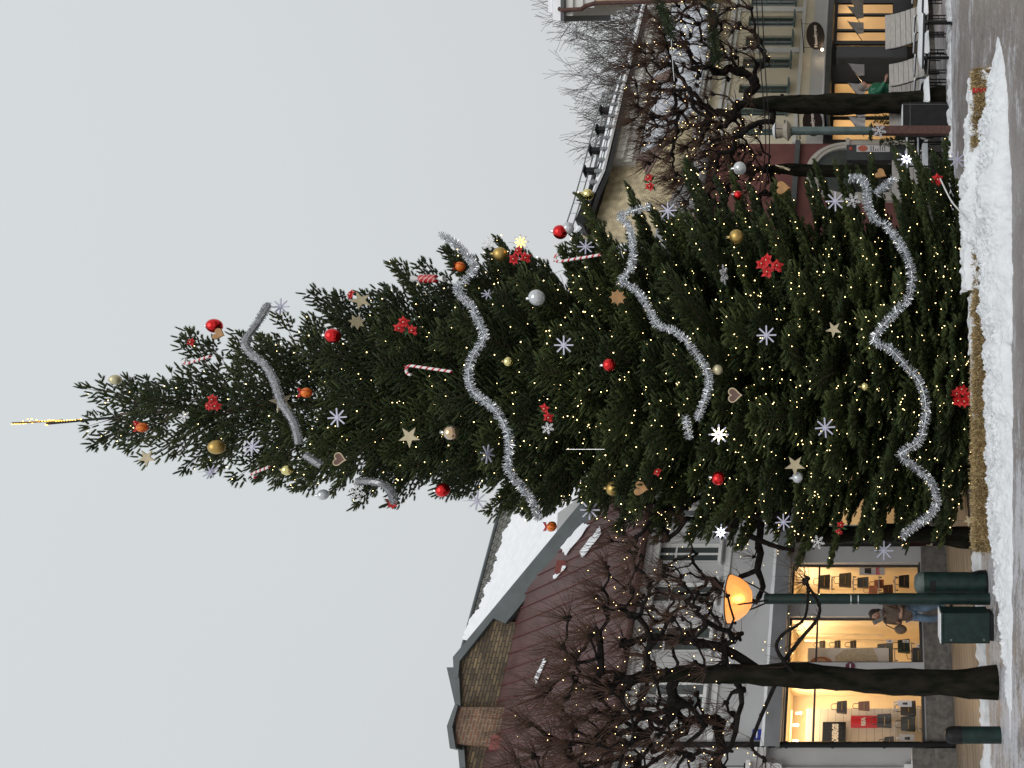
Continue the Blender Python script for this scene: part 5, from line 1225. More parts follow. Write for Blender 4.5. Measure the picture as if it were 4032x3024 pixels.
# ---- terrace benches with curved slatted backs
def bench(loc,rz,W_,label,H_=1.25,snow=True,arm=True,nsl=8):
    root=empty('lounge_bench',loc,rz,label,'bench','slatted terrace lounge benches')
    # bench seen from the front: seat towards -y, back rises at +y
    prof=[]; 
    for k in range(nsl): f_=k/(nsl-1); prof.append((.28+.20*math.sin(f_*1.5)+.10*f_, .44+(H_-.44)*f_))
    bk=MB(); sh=(H_-.44)/(nsl-1)*.96/.92
    for k,(y,z) in enumerate(prof):
        t=.12+.35*math.cos(k/nsl*1.6); T=Matrix.Translation((0,y,z))@Matrix.Rotation(-t*.8,4,'X'); bk.box(-W_/2,W_/2,-.011,.011,-sh*.46,sh*.46,M=T)
    bk.build('backrest',M['wood_slat'],root)
    se=MB()
    for k in range(5): se.box(-W_/2,W_/2,-.30+k*.115,-.30+k*.115+.10,.40,.425)
    se.build('seat',M['wood_slat'],root)
    fr=MB()
    for s in (-1,1):
        x=s*(W_/2-.02); fr.tube([(x,-.30,.385),(x,.2,.385),(x,.30,.45)]+[(x,y+.03,z) for y,z in prof[1:]],.018,6)
    fr.build('frame',M['black'],root)
    for s in (-1,1):
        for q in (-1,1):
            x=s*(W_/2-.03); y=-.26 if q<0 else .24; lg=MB().tube([(x,y,.39),(x,y,0)],.014,6); lg.tube([(x,y+.08*-q,.39),(x,y+.08*-q,0)],.014,6); lg.tube([(x,y,.16),(x,y+.08*-q,.16)],.01,5); lg.build('leg',M['black'],root)
    if arm:
        for s in (-1,1):
            x=s*(W_/2-.01); MB().tube([(x,-.28,.42),(x,-.28,.66),(x,-.22,.69),(x,.33,.70)],.014,6).build('armrest',M['black'],root)
            MB().box(x-.03,x+.03,-.26,.25,.705,.73).build('armrest_snow',M['snow'],root,bevel=.01)
    if snow:
        V=[];nx,ny=24,9
        for i in range(nx+1):
            for j in range(ny+1):
                x=-W_/2+W_*i/nx; y=-.34+.68*j/ny; e=min(1,3*j/ny,)*1.0; z=.425+.085*(math.sin(PI*min(1,.06+j/ny*.94))**.35)*(1+.3*fn(x,y,3,loc[0]))+.02*fn(x,y,9,1); V.append((x,y,z if j else .40))
        link('seat_snow',arr_mesh('seat_snow',V,[(i*(ny+1)+j,(i+1)*(ny+1)+j,(i+1)*(ny+1)+j+1,i*(ny+1)+j+1) for i in range(nx) for j in range(ny)]),M['snow'],root,smooth=True)
    return root
def BL(px,py,Y): v=WP(px,py,Y); return (v.x,Y,max(0,EYE-(px-HX)/F*Y)*0)
YA=17.4
bench(BL(3730,38,YA+.5),.52,1.25,'wide slatted bench at the picture edge, tall curved back and snowy seat',1.30)
bench(BL(3730,212,YA),.50,.74,'narrow slatted chair-bench standing between the wide bench and the corner one',1.22,arm=True)
bench(BL(3735,395,YA-.1),.5,.80,'slatted bench right beside the black planter with deep snow on its seat',1.22)
bench(BL(3700,310,YA+1.5),.45,.9,'slatted bench further back, between two front benches',1.2,arm=False)
bench(BL(3725,660,YA+.4),.25,1.05,'slatted bench behind the snowy railing next to the fir',1.15,arm=False)
def table(loc,rz,label,L=.95,Wd=.55,h=.62):
    root=empty('terrace_table',loc,rz,label,'table','snow covered terrace tables')
    MB().box(-L/2,L/2,-Wd/2,Wd/2,h-.05,h-.005).build('tabletop',M['dark_metal'],root)
    V=[];nx,ny=26,10
    for i in range(nx+1):
        for j in range(ny+1):
            x=-L/2+L*i/nx; y=-Wd/2+Wd*j/ny; e=min(1,5*min(i/nx,1-i/nx)+.0)*min(1,5*min(j/ny,1-j/ny)); V.append((x,y,h-.004+.07*e**.5*(1+.25*fn(x,y,5,loc[0]))))
    link('snow_layer',arr_mesh('snow_layer',V,[(i*(ny+1)+j,(i+1)*(ny+1)+j,(i+1)*(ny+1)+j+1,i*(ny+1)+j+1) for i in range(nx) for j in range(ny)]),M['snow'],root,smooth=True)
    for s in (-1,1):
        MB().box(s*L*.32-.03,s*L*.32+.03,-.03,.03,0,h-.05).box(s*L*.32-.025,s*L*.32+.025,-Wd*.42,Wd*.42,h-.11,h-.051).box(s*L*.32-.03,s*L*.32+.03,-.2,.2,0,.02).build('leg',M['black'],root)
    return root
table(BL(0,25,YA-.9),-.6,'snow covered table in front of the wide bench at the picture edge'); table(BL(0,160,YA-1.15),-.5,'snow covered pointed-looking table in front of the narrow bench',1.05)
# black planter
YP=16.4; xa=WP(3740,512,YP).x; xb=WP(3740,402,YP).x; h=EYE-(3556-HX)/F*YP
pl_=empty('planter',((xa+xb)/2,YP+.25,0),0,'tall black box planter in front of the terrace benches','planter'); w2=(xb-xa)/2
MB().box(-w2,w2,-.25,.25,0,h).build('box',M['black'],pl_,bevel=.012); q_=MB()
for s in (-1,1): q_.box(s*w2*.82-.01,s*w2*.82+.01,-.262,-.251,.02,h-.02)
q_.box(-w2+.02,w2-.02,-.26,-.2505,h-.16,h-.14).build('trim',M['dark_metal'],pl_); MB().box(-w2+.03,w2-.03,-.22,.22,h+.001,h+.02).build('snow_cap',M['snow'],pl_,bevel=.008)
pk=MB(); rp=random.Random(3)
for k in range(90):
    a=rp.uniform(0,6.28); d=Vector((math.cos(a)*.5,math.sin(a)*.5,rp.uniform(.6,1.3))).normalized(); p=Vector((rp.uniform(-.2,.2),rp.uniform(-.1,.1),h)); pk.tube([p,p+d*.16,p+d*rp.uniform(.2,.42)+Vector((0,0,-.03))],[.012,.009,.002],4)
# snow laden railing
def rail(pts,label):
    root=empty('terrace_railing',(0,0,0),0,label,'railing')
    for (xt,yl,yr,Y) in pts:
        a=WP(xt,yl,Y); b=WP(xt,yr,Y); MB().tube([a,b],.018,8).build('rail',M['black'],root); MB().tube([a+Vector((0,0,.028)),b+Vector((0,0,.028))],.024,8).build('rail_snow',M['snow'],root,smooth=True)
    for y in (560,655,730):
        a=WP(3575,y,17.3); MB().tube([(a.x,17.3,0),(a.x,17.3,a.z)],.018,8).build('post',M['black'],root)
    return root
rail([(3576,740,530,17.3),(3620,740,530,17.3)],'black terrace railing with two snow covered bars behind the rust brown post')
# bicycle behind the railing
bc=empty('bicycle',(WP(0,640,17.9).x,17.9,0),.35,'dark bicycle with white mudguard parked behind the snowy railing','bicycle')
for x in (-.0,1.02):
    wv=MB().tube([(x+.33*math.cos(q),0,.35+.33*math.sin(q)) for q in np.linspace(0,2*PI,33)],.018,6,cap=False); w_=wv.build('wheel',M['black'],bc)
    sp=MB(); 
    for k in range(16): q=2*PI*k/16; sp.tube([(x,0,.35),(x+.32*math.cos(q),0,.35+.32*math.sin(q))],.0025,3,cap=False)
    sp.build('spokes',M['grey_metal'],w_)
    MB().tube([(x+.37*math.cos(q),0,.35+.37*math.sin(q)) for q in np.linspace(.2,PI*.95,18)],.022,5).build('mudguard',M['white_paint'],bc)
MB().tube([(0,0,.35),(.18,0,.8),(.78,0,.82),(1.02,0,.35)],.018,6).tube([(.18,0,.8),(.45,0,.33),(.78,0,.82)],.016,6).tube([(0,0,.35),(.45,0,.33)],.012,6).build('frame',M['black'],bc)
MB().tube([(.78,0,.82),(.76,0,1.02)],.014,6).tube([(.70,-.28,1.02),(.76,0,1.05),(.70,.28,1.02)],.014,6).build('handlebar',M['black'],bc); MB().ball((.16,0,.9),.08,10,6,(1.5,.8,.5)).build('saddle',M['black'],bc)
# menu pillar and its poster
YM=21.8; a=WP(3700,640,YM); b=WP(3334,575,YM)
mn=empty('menu_pillar',((a.x+b.x)/2,YM,.25),HROT*.3,'dark grey menu pillar with a white poster beside the red house doorway','sign pillar'); hw=(b.x-a.x)/2; hh=b.z-.25
MB().box(-hw,hw,-.12,.12,0,hh).build('pillar_body',M['dark_metal'],mn,bevel=.01)
ps=MB().box(hw*.05,hw*.9,-.132,-.121,hh-1.22,hh-.28).build('poster',mat('poster_white',(.62,.6,.6),.5,.03,3),mn)
MB().lathe([(1e-4,0),(1,0),(1,.004),(1e-4,.004)],20,M=Matrix.Translation((hw*.48,-.133,hh-.46))@Matrix(((.09,0,0,0),(0,0,-1,0),(0,.14,0,0),(0,0,0,1)))).build('poster_picture',mat('salmon_print',(.55,.13,.07),.5),ps)
tx=MB(); rp=random.Random(2)
for k in range(7): z_=hh-.70-.065*k; tx.box(hw*.15,hw*(.4+.4*rp.random()),-.1345,-.1325,z_,z_+.022)
tx.build('poster_lines',M['dark_metal'],ps); MB().ball((hw*.5,-.125,hh-.12),.05,12,8,(1,.3,1)).build('red_roundel',mat('roundel_red',(.5,.06,.02),.4),mn)
# leaning display easel plant pots near the shop front (dark conical evergreens)
def pot(loc,label,s=.5):
    root=empty('potted_evergreen',loc,0,label,'potted plant','small potted evergreens by the cafe'); MB().lathe([(.12,0),(.16,.28),(.14,.28),(.13,.22)],14).build('pot',M['black'],root); sh=Shoots(); r=random.Random(int(loc[0]*9))
    for k in range(260): 
        a=r.uniform(0,6.28); z=r.uniform(.2,.2+s); q=.17*(1-(z-.2)/s*.7)*r.random()**.5; sh.add((q*math.cos(a),q*math.sin(a),z),(math.cos(a),math.sin(a),.7),.09,.016,r.random()*.5)
    link('foliage',sh.mesh('foliage',T2),M['needles'],root)
for x,y,Y,lb,s in [(3700,470,20.5,'dark potted evergreen behind the black planter',1.2),(3700,560,20.8,'dark potted evergreen behind the rust brown post',1.0)]:
    v=WP(x,y,Y); pot((v.x,Y,.25),lb,s)
# ---- snowflake wreath on the rust brown post
v=WP(3461,514,16.02); snowflake(3461,514,58,'silver snowflake fixed to the rust brown lamp post',pos=v)
wr=Shoots(); rp=random.Random(5)
for k in range(60): wr.add((rp.uniform(-.12,.12),rp.uniform(-.12,.12),rp.uniform(-.03,.03)),(rp.uniform(-1,1),rp.uniform(-1,1),rp.uniform(-.3,.3)),.09,.02,.3)
o=link('fir_sprig',wr.mesh('fir_sprig',T2),M['needles']); o.location=WP(3428,520,16.2); tag(o,'small fir sprig tied on top of the rust brown post casing','fir sprig')

# ================================================================ CAFE SIGNS AND FLAGS (house coordinates)
hM=Matrix.Translation((0,A0,0))@Matrix.Rotation(HROT,4,'Z')
def sign(px,py,label,lamp_on=True):
    t=-.8; s,z=FL(px,py,t); root=empty('oval_sign',hM@Vector((s,t,z)),HROT-PI/2+.12,label,'shop sign','brown oval shop signs')
    a_,b_=.46,.30
    E=lambda f,y:[(a_*f*math.cos(q),b_*f*math.sin(q)) for q in np.linspace(0,2*PI,41)[:-1]]
    MB().prism(E(1,0),-.03,.03).build('board',mat('dark_brown_sign',(.035,.024,.02),.4,.1,4),root,bevel=.006)
    e=E(.985,0); e.append(e[0]); MB().tube([(x,-.032,q) for x,q in e],.006,4).build('rim',M['corten'],root)
    add_text('Hasselgrens',.155,mat('cream_lettering',(.75,.68,.6),.5,emit=(1,.8,.65),es=.12),root,Matrix.Translation((0,-.034,-.0))@TXT,'lettering',.004,bold=.003)
    MB().tube([(-.55,0,.42),(.55,0,.42)],.016,6).tube([(.40,0,.42),(.40,0,.15)],.008,5).tube([(-.40,0,.42),(-.40,0,.15)],.008,5).ball((-.55,0,.42),.025,8,6).build('bracket',M['black'],root)
    if lamp_on:
        MB().ball((-.42,-.10,-.20),.045,10,8).build('spotlight',mat('spot_glow',(1,.85,.6),.4,emit=(1,.8,.5),es=10),root); MB().tube([(-.46,0,-.12),(-.46,-.06,-.18)],.03,8).build('spotlight_housing',M['black'],root)
        l=bpy.data.lights.new('spotlight_light','POINT'); l.energy=1.0; l.color=(1,.75,.45); l.shadow_soft_size=.04; o=bpy.data.objects.new('spotlight_light',l); col.objects.link(o); o.parent=root; o.location=(-.40,-.22,-.22)
    return root
sign(3211,141,'dark brown oval cafe sign with spotlight above the terrace canopy'); sign(3200,482,'dark brown oval cafe sign half hidden behind the green lamp pole',False)
def flag(yc,label):
    t=-1.15; s,z=FL(3340,yc,t); root=empty('slanted_flag',hM@Vector((s,t,z)),HROT-PI/2+.25,label,'flag','white slanted flags along the cafe front')
    wdt=.40; hl=.50; V=[];nx=8
    for i in range(nx+1):
        x=-wdt/2+wdt*i/nx; top_=-.30*(1-i/nx); 
        for j in range(5): V.append((x+.03*(j/4)*(1 if i<nx/2 else -1),.02*math.sin(i*1.1+j),top_+(-hl-top_)*j/4))
    link('cloth',arr_mesh('cloth',V,[(i*5+j,(i+1)*5+j,(i+1)*5+j+1,i*5+j+1) for i in range(nx) for j in range(4)]),M['cloth'],root,smooth=True)
    MB().tube([(wdt/2+.02,0,.02),(-wdt/2-.22,0,-.46)],.012,6).build('flagpole',M['silver'],root); return root
M['cloth']=mat('greyish_white_cloth',(.62,.60,.60),.85,.05,6)
for yc,lb in [(15,'white slanted flag at the picture edge of the cafe front'),(50,'white slanted flag before the first lit cafe window'),(110,'white slanted flag between two lit cafe windows'),(275,'white slanted flag on the dark pier beside the cafe door'),(352,'white slanted flag in front of the person in green'),(437,'white slanted flag behind the mossy trunk'),(485,'white slanted flag nearest the green lamp pole')]: flag(yc,lb)
# ---- overhead fir garlands over the square
def over(pts,Y0,Y1,label,bul=0,thick=.10,cut=1.0):
    n=len(pts); P=smooth_path([WP(x,y,Y0+(Y1-Y0)*i/(n-1)) for i,(x,y) in enumerate(pts)],10); root=empty('overhead_garland',tuple(P[0]),0,label,'garland','fir garlands hung across the street')
    MB().tube([p-P[0] for p in P],.010,5).build('cable',M['silver'] if cut<1 else M['black'],root); sh=Shoots(); r=random.Random(n)
    for p in P[:int(len(P)*cut)]:
        for k in range(14): d=Vector((r.uniform(-1,1),r.uniform(-1,1),r.uniform(-1,1))); sh.add(tuple(p-P[0]+d*.03),tuple(d),thick*r.uniform(.7,1.5),.018,r.random()*.5)
    link('fir_branches',sh.mesh('fir_branches',T2),M['needles'],root)
    return P
over([(2585,-30),(2608,50),(2640,110),(2645,200),(2655,320)],17,15.5,'sagging fir garland hanging below the cove cornice',cut=.62,thick=.12)
over([(2795,-30),(2800,60),(2812,150),(2820,240)],17.5,16.5,'fir garland crossing in front of the cafe upper windows',thick=.13)
cw=[(WP(2975,-40,15),WP(2995,260,15.5),WP(3015,560,16),WP(2990,760,16.5)),(WP(2998,-40,15),WP(3012,260,15.5),WP(3030,560,16),WP(3010,760,16.5))]
for k,c in enumerate(cw): o=MB().tube(smooth_path(list(c),8),.012,5).build('overhead_wire',M['black']); tag(o,['upper dark wire strung across the cafe side trees','lower dark wire strung across the cafe side trees'][k],'wire')

# ================================================================ SHOP WINDOW CONTENTS (house coordinates)
def H(o,s=0,t=0,z=0,rz=0): o.location=hM@Vector((s,t,z)); o.rotation_euler=(0,0,HROT+rz); return o
def pbox(x0,x1,yr,yl,t,label,name,m_,cat,th=.02):
    r_=RS(yr,yl,x0,x1,t); root=MB().box(-(r_[1]-r_[0])/2,(r_[1]-r_[0])/2,-th/2,th/2,-(r_[3]-r_[2])/2,(r_[3]-r_[2])/2).build(name,m_); H(root,(r_[0]+r_[1])/2,t,(r_[2]+r_[3])/2); tag(root,label,cat); return root,(r_[1]-r_[0])/2,(r_[3]-r_[2])/2
M['slat']=stripe_mat('white_slatwall',(.75,.70,.62),(.35,.30,.25),.165,'Z',0,.05,.6)
sw_,a,b=pbox(3172,3655,2790,2945,1.15,'white slatted display wall in the shop window nearest the pilaster','slat_wall',M['slat'],'display wall',.04)
sg,a,b=pbox(3238,3330,2843,2960,1.05,'black shop name board with pale capitals on the white slatted wall','name_board',M['black'],'sign',.04); add_text('LINDBERGS',.095,M['white_paint'],sg,Matrix.Translation((.0,-.024,-.03))@Matrix.Diagonal((1,1,1.75,1))@TXT,'lettering',.004,bold=.006)
sg,a,b=pbox(3350,3462,2818,2866,1.05,'red sale board reading REA on the slatted wall','sale_board',mat('sale_red',(.55,.01,.02),.5,.02,2),'sign',.03)
add_text('REA',.09,M['white_paint'],sg,Matrix.Translation((0,-.018,.03))@Matrix.Diagonal((1,1,1.35,1))@TXT,'lettering',.003,bold=.005)
po,a,b=pbox(3180,3500,2552,2640,.45,'large photo poster of a red-haired person in a cream knitted sweater','poster',mat('poster_backing',(.78,.7,.62),.6,.02,2),'poster',.02)
def flat(parts,par,y=-.0125):
    for i,(pts,mm,nm) in enumerate(parts):
        bb=MB().prism(pts,y-.001*(i+1)-.001,y-.001*i); bb.build(nm,mm,par)
el=lambda cx,cz,rx,rz_,n=20:[(cx+rx*math.cos(2*PI*k/n),cz+rz_*math.sin(2*PI*k/n)) for k in range(n)]
flat([(el(-.08,.50*b/.75,.13,.24),mat('print_hair',(.40,.14,.05),.7,.2,20),'printed_hair'),([(-.30,-.7*b),(-.27,.1),(-.12,.32*b),(.06,.32*b),(.19,.1),(.24,-.6*b),(.05,-.72*b)],mat('print_knit',(.62,.5,.34),.8,.15,30),'printed_sweater'),
      (el(-.07,.50*b/.75,.085,.115),mat('print_skin',(.6,.36,.24),.7,.05,9),'printed_face'),(el(-.10,.53*b/.75,.012,.008,8),M['limb'],'printed_eye'),(el(-.04,.53*b/.75,.012,.008,8),M['limb'],'printed_eye'),(el(-.07,.44*b/.75,.026,.01,10),M['ribbon'],'printed_mouth')],po)
s30,a,b=pbox(3384,3484,2233,2264,.55,'hanging white sale poster reading 30% with a dark bag picture','sale_poster',mat('poster_grey',(.55,.56,.6),.5,.03,3),'sign',.01)
add_text('30%',.115,mat('print_red',(.6,.03,.06),.5),s30,Matrix.Translation((0,-.009,-.13))@TXT,'lettering',.002,bold=.003); flat([([(-.07,.02),(.07,.02),(.06,.17),(-.05,.17)],M['dark_metal'],'printed_bag')],s30,-.006)
def shelf(x,yr,yl,t,label,dp_=.3):
    r_=RS(yr,yl,x,x+4,t); root=empty('display_shelf',hM@Vector(((r_[0]+r_[1])/2,t,r_[2])),HROT,label,'shelf','glass display shelves in the shop windows'); w_=(r_[1]-r_[0])/2
    MB().box(-w_,w_,-dp_/2,dp_/2,-.012,.012).build('board',mat('pale_shelf',(.6,.55,.5),.3,.03,3) if 'pale_shelf' not in bpy.data.materials else bpy.data.materials['pale_shelf'],root)
    for s in (-1,1): MB().box(s*w_*.85-.012,s*w_*.85+.012,-dp_/2,-dp_/2+.02,-.07,-.0125).build('bracket',M['silver'],root)
    return r_
def bag(x_bot,y,t,wd,ht,c,label,handle=.12,kind=0):
    s,z=FL(x_bot,y,t); nm='bag_%02x%02x%02x'%tuple(int(q*99) for q in c); m_=bpy.data.materials.get(nm) or mat(nm,c,.45,.2,12,.2,30)
    root=MB().add([(-wd/2,-.06,0),(wd/2,-.06,0),(wd/2,.06,0),(-wd/2,.06,0),(-wd/2*.88,-.035,ht),(wd/2*.88,-.035,ht),(wd/2*.88,.035,ht),(-wd/2*.88,.035,ht)],[(0,1,2,3),(4,5,6,7),(0,1,5,4),(1,2,6,5),(2,3,7,6),(3,0,4,7)]).build('handbag',m_,bevel=.018); H(root,s,t,z,random.uniform(-.3,.3))
    MB().tube([(-wd*.25,-.03,ht*.95),(-wd*.22,-.03,ht+handle*.8),(0,-.03,ht+handle),(wd*.22,-.03,ht+handle*.8),(wd*.25,-.03,ht*.95)],.008,5).build('handle',m_,root)
    MB().box(-wd*.3,wd*.3,-.068,-.05,ht*.45,ht*.50).build('buckle',M['gold_matte'],root); return tag(root,label,'handbag','bags displayed in the shop windows')
shelf(3520,2846,2915,.8,'upper display shelf on the white slatted wall'); shelf(3610,2780,2880,.8,'lower display shelf on the white slatted wall'); shelf(3516,2766,2800,.8,'upper shelf beside the mossy trunk')
bk=(.03,.028,.028); br=(.16,.06,.03); cg=(.5,.16,.07); kh=(.14,.12,.08)
for a in [(3510,2838,.75,.28,.30,bk,'black rounded handbag on the upper shelf left of the red sale board side'),(3604,2850,.75,.30,.30,(.04,.04,.03),'slouchy dark handbag hanging under the upper slat wall shelf'),(3520,2925,.75,.24,.20,bk,'grey black handbag next to the dark frame post'),
 (3606,2790,.75,.30,.32,(.05,.045,.04),'dark handbag beside the little picture card next to the trunk'),(3335,2785,.9,.26,.22,bk,'black handbag on the high shelf above the sale board'),(3424,2780,.9,.20,.24,br,'brown handbag behind the mossy trunk in the shop window'),
 (3516,2570,.6,.40,.34,(.12,.115,.085),'khaki tote bag in front of the big photo poster'),(3582,2545,.55,.30,.26,(.02,.03,.02),'black green tote bag on the lower shelf of the middle window'),(3636,2580,.6,.34,.24,bk,'shiny black handbag at the bottom of the middle window'),
 (3250,2540,1.2,.20,.14,bk,'small black bag highest in the row behind the photo poster'),(3310,2540,1.2,.20,.14,bk,'small black bag second in the row behind the photo poster'),(3372,2540,1.2,.20,.14,bk,'small black bag lowest in the row behind the photo poster'),
 (3268,2292,.8,.34,.26,bk,'wide black bag high in the window behind the litter bin'),(3352,2285,.8,.34,.28,(.10,.08,.05),'dark brown bag in the upper part of the window behind the litter bin'),(3455,2325,.8,.22,.20,cg,'cognac orange handbag in the window beside the lamp pole'),
 (3480,2300,.85,.20,.22,(.42,.14,.07),'cognac orange satchel just behind the cognac handbag'),(3516,2325,.8,.26,.22,br,'dark brown handbag below the cognac ones'),(3420,2295,.9,.26,.26,(.10,.11,.12),'grey trolley bag in the window beside the lamp pole'),(3580,2290,.9,.30,.24,bk,'black travel bag just above the bin dome')]: bag(*a)
for (x,yr,yl,lb) in ((3272,2275,2330,'top shelf in the window behind the litter bin'),(3356,2275,2330,'second shelf in the window behind the litter bin'),(3456,2275,2335,'third shelf in the window behind the litter bin'),(3520,2275,2335,'lowest shelf in the window behind the litter bin'),(3518,2556,2610,'upper shelf in the middle shop window'),(3584,2534,2610,'lower shelf in the middle shop window')): shelf(x,yr,yl,.75,lb,.26)
def card(x0,x1,yr,yl,t,label):
    c,a,b=pbox(x0,x1,yr,yl,t,label,'price_card',bpy.data.materials.get('card_white') or mat('card_white',(.7,.7,.74),.5,.03,3),'price card',.006); flat([([(-a*.4,-b*.4),(a*.4,-b*.4),(a*.3,b*.3),(-a*.3,b*.3)],M['red_wall'] if b<.06 else M['dark_metal'],'printed_picture')],c,-.004)
for a in [(3534,3590,2758,2783,.5,'picture card on the shelf next to the mossy trunk'),(3542,3600,2891,2924,.5,'picture card on the shelf nearest the dark downpipe'),(3490,3516,2519,2531,.5,'small price card on the upper shelf of the middle window'),(3554,3578,2520,2530,.5,'small price card on the lower shelf of the middle window'),(3607,3632,2537,2550,.5,'small price card at the foot of the middle window')]: card(*a)
pp=[FL(3170,2500,1.4),FL(3440,2500,1.4),FL(3480,2505,1.4)]; o=MB()
for dz in (0,.12): o.tube([(pp[0][0]-dz,1.4,pp[0][1]),(pp[1][0]-dz,1.4,pp[1][1]+dz*.4),(pp[2][0]-dz,1.4,pp[2][1])],.03,8)
o=o.build('heating_pipes',M['warm_wall'],smooth=True); H(o); tag(o,'pair of painted pipes running down inside the middle shop window','pipes')
def track(y,x,t,label):
    s,z=FL(x,y,t); root=empty('track_spotlight',hM@Vector((s,t,z)),HROT,label,'spotlight','ceiling spotlights inside the bag shop'); MB().tube([(0,0,.10),(0,0,.02)],.03,10).build('housing',M['white_paint'],root); MB().ball((0,-.01,0),.028,10,8).build('lamp_glow',M['spotglow'],root)
M['spotglow']=mat('spot_lamp_glow',(1,.95,.8),.4,emit=(1,.9,.7),es=14)
for y,x,lb in [(2808,3152,'ceiling spotlight nearest the mossy trunk'),(2855,3140,'middle one of three ceiling spotlights by the pilaster window'),(2918,3138,'ceiling spotlight nearest the dark downpipe'),(2323,3120,'ceiling spotlight above the window behind the bin'),(2035,3133,'bright ceiling spotlight seen between fir and door')]: track(y,x,.9,lb)
s0=FL(0,2940)[0]; s1=FL(0,2770)[0]; z_=FL(3118,2850,.9)[1]; o=MB().box(s0,s1,.88,.92,z_,z_+.03).build('light_track',mat('track_yellow',(.8,.6,.3),.5,emit=(1,.6,.2),es=.5)); H(o); tag(o,'long ceiling light track inside the window nearest the pilaster','light track')

# ================================================================ PEOPLE
def skin_chain(name,joints,edges,m_,parent,levels=2,root_i=0):
    me=bpy.data.meshes.new(name); me.from_pydata([j[0] for j in joints],edges,[]); o=link(name,me,m_,parent)
    md=o.modifiers.new('skin','SKIN'); sv=me.skin_vertices[0].data
    for i,j in enumerate(joints): r=j[1]; sv[i].radius=(r,r) if not isinstance(r,tuple) else r; sv[i].use_root=(i==root_i)
    sd=o.modifiers.new('sub','SUBSURF'); sd.levels=levels; sd.render_levels=levels
    dg=bpy.context.evaluated_depsgraph_get(); me2=bpy.data.meshes.new_from_object(o.evaluated_get(dg)); o.modifiers.clear(); o.data=me2; me2.name=name; me2.shade_smooth()
    if not me2.materials: me2.materials.append(m_)
    return o
def person(loc,rz,h,label,jacket,trousers,hair,shoes,arms,legs,hat=False,lean=0,fat=1.0):
    k=h/1.7; root_j=[((0,0,.93),.13),((0,-.01+lean*.3,1.12),.12),((0,lean*.8,1.36),.13),((0,lean-.015,1.46),.055),((0,lean-.03,1.56),(.075,.085)),((0,lean-.02,1.645),(.078,.088))]
    J=list(root_j); E=[(0,1),(1,2),(2,3),(3,4),(4,5)]
    for s in (-1,1):
        hip,kn,an,toe=legs[0 if s<0 else 1]; b=len(J); J+= [(hip,.085),(kn,.058),(an,.038),(toe,.032)]; E+=[(0,b),(b,b+1),(b+1,b+2),(b+2,b+3)]
        sh,el_,wr_,hd=arms[0 if s<0 else 1]; b=len(J); J+=[(sh,.055),(el_,.04),(wr_,.026),(hd,.034)]; E+=[(2,b),(b,b+1),(b+1,b+2),(b+2,b+3)]
        d=(Vector(hd)-Vector(wr_)).normalized(); sd=d.cross(Vector((1,0,0))); sd=sd.normalized() if sd.length>.01 else Vector((0,1,0)); nn=d.cross(sd); hb=b+3
        for f in range(4):
            o_=(f-1.5)*.018; p1=Vector(hd)+d*.03+sd*o_; L_=(.034,.04,.037,.028)[f]; c=len(J); J+=[(tuple(p1),.010),(tuple(p1+d*L_+nn*.008),.009),(tuple(p1+d*L_*1.5+nn*.03),.007)]; E+=[(hb,c),(c,c+1),(c+1,c+2)]
        c=len(J); p1=Vector(hd)-d*.01+sd*.032; J+=[(tuple(p1),.011),(tuple(p1+d*.03+sd*.012),.009)]; E+=[(hb,c),(c,c+1)]
    J=[((Vector(j[0])*k)[:],tuple(q*k for q in j[1]) if isinstance(j[1],tuple) else j[1]*k) for j in J]
    body=skin_chain('person',J,E,M['skin'],None,1); body.location=loc; body.rotation_euler=(0,0,rz); tag(body,label,'person')
    # jacket
    g=.022*fat; jj=[]; ee=[]; 
    jj+=[((0,0,.80),.155+g),((0,-.005,.98),.145+g),((0,lean*.35,1.14),.135+g),((0,lean*.8,1.34),.14+g),((0,lean*.95,1.44),.075)]; ee+=[(0,1),(1,2),(2,3),(3,4)]
    for s in (-1,1):
        sh,el_,wr_,hd=arms[0 if s<0 else 1]; b=len(jj); jj+=[(sh,.072+g*.6),(el_,.056+g*.6),(tuple(Vector(wr_).lerp(Vector(el_),.12)),.042+g*.4)]; ee+=[(3,b),(b,b+1),(b+1,b+2)]
    jj=[((Vector(a)*k)[:],r*k) for a,r in jj]; skin_chain('jacket',jj,ee,jacket,body,2,0)
    tt=[((0,0,.92),.125)]; te=[]
    for s in (-1,1):
        hip,kn,an,toe=legs[0 if s<0 else 1]; b=len(tt); tt+=[(hip,.098),(kn,.072),(tuple(Vector(an)+Vector((0,0,.03))),.056)]; te+=[(0,b),(b,b+1),(b+1,b+2)]
    tt=[((Vector(a)*k)[:],r*k) for a,r in tt]; skin_chain('trousers',tt,te,trousers,body,2,0)
    for s in (0,1):
        an,toe=legs[s][2],legs[s][3]; v=[((Vector(an)+Vector((0,.03,-.03)))*k,.045*k),((Vector(an)*.5+Vector(toe)*.5+Vector((0,0,-.02)))*k,.042*k),(Vector(toe)*k+Vector((0,-.03,0)),.036*k)]; skin_chain('shoe',[(tuple(a),r) for a,r in v],[(0,1),(1,2)],shoes,body,1,0)
    hc=Vector((0,lean-.02,1.60))*k
    hm=MB(); hm.ball(hc+Vector((0,.018,.03))*k,.108*k,18,12,(.92,1.04,1.05)); 
    if not hat: hm.ball(hc+Vector((0,.06,-.05))*k,.085*k,14,10,(1.05,.8,1.4))
    hm.build('hat' if hat else 'hair',hair,body,smooth=True)
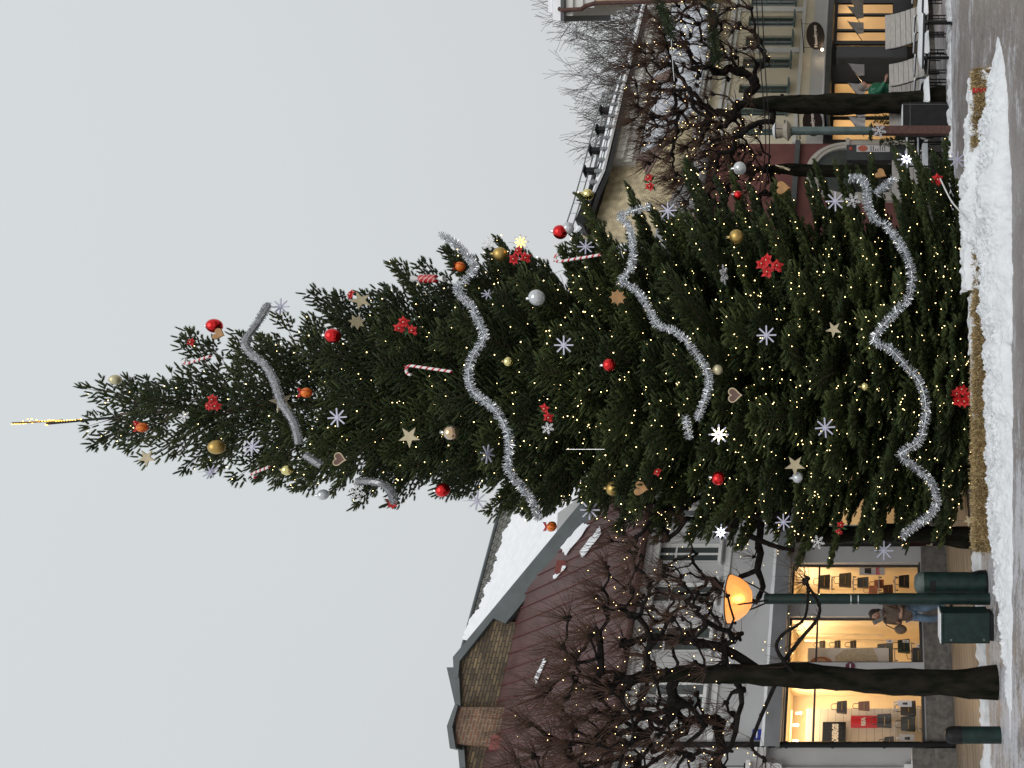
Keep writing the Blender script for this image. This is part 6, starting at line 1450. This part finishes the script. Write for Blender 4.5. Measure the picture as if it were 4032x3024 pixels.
    fc=MB().ball(hc+Vector((0,-.028,-.005))*k,.088*k,18,14,(.86,.95,1.18)).ball(hc+Vector((0,-.116,-.012))*k,.016*k,8,6,(.8,1,1.5)); fc.ball(hc+Vector((.078,0,-.01))*k,.02*k,8,6,(.5,.9,1.4)).ball(hc+Vector((-.078,0,-.01))*k,.02*k,8,6,(.5,.9,1.4)); fc.build('face',M['skin'],body,smooth=True)
    for s in (-1,1): MB().ball(hc+Vector((s*.032,-.103,.012))*k,.009*k,8,6,(1.3,.6,.7)).build('eye',M['black'],body); MB().ball(hc+Vector((s*.032,-.106,.034))*k,.008*k,8,4,(2.2,.5,.5)).build('eyebrow',M['limb'],body)
    MB().ball(hc+Vector((0,-.104,-.052))*k,.012*k,8,6,(1.8,.5,.5)).build('mouth',M['ribbon'],body)
    return body
jb=mat('brown_jacket',(.12,.085,.065),.8,.25,8,.2,30); jn=mat('blue_jeans',(.11,.17,.25),.8,.25,10,.2,60); bh_=mat('dark_brown_hair',(.03,.02,.015),.7,.3,20)
Yw=15.35; v=WP(3757,2412,Yw)
wn=person((v.x,Yw,.035),-.25,1.66,'person in brown jacket and light jeans walking between lamp pole and shop window',jb,jn,bh_,M['black'],
 [((-.17,0,1.38),(-.23,.03,1.12),(-.13,-.17,1.10),(-.08,-.22,1.13)),((.17,0,1.38),(.23,.04,1.12),(.14,-.16,1.06),(.09,-.21,1.08))],
 [((-.085,0,.88),(-.09,-.10,.50),(-.09,-.02,.08),(-.10,-.14,.035)),((.085,0,.88),(.09,.03,.50),(.09,.20,.12),(.10,.10,.035))],lean=-.05,fat=1.3)
MB().tube([(-.09,-.235,1.60),(0,-.22,1.42),(.12,-.12,1.44)],.045,10).build('scarf',mat('grey_scarf',(.2,.18,.17),.9,.3,20),wn,smooth=True)
bgp=MB().ball((-.12,-.24,1.08),.11,14,10,(.9,.6,1.15)).build('shoulder_bag',mat('tan_bag',(.13,.09,.06),.6,.3,12)); bgp.location=(v.x-.09,Yw-.02,.02); bgp.rotation_euler=(0,0,-.25); tag(bgp,'brown bag held in front by the person in the brown jacket','handbag')
MB().tube([(-.12,-.25,1.18),(-.05,-.2,1.36),(.05,-.05,1.40)],.010,5).build('strap',M['black'],bgp)
Yg=20.6; v=WP(3700,360,Yg); gj=mat('green_puffer',(.010,.115,.060),.45,.25,14,.3,14)
gp=person((v.x,Yg,.28),.75,1.74,'person in a puffy green jacket walking past the cafe window behind the benches',gj,M['dark_metal'],mat('grey_hair',(.25,.22,.2),.8,.2,20),M['black'],
 [((-.18,0,1.38),(-.26,-.16,1.14),(-.20,-.40,1.02),(-.19,-.48,1.00)),((.18,0,1.38),(.26,.10,1.12),(.24,-.02,.88),(.24,-.05,.80))],
 [((-.085,0,.88),(-.09,-.15,.50),(-.09,-.25,.10),(-.10,-.38,.04)),((.085,0,.88),(.09,.05,.50),(.09,.25,.14),(.10,.15,.06))],lean=-.12,fat=2.4)
print('objects',len(bpy.data.objects))
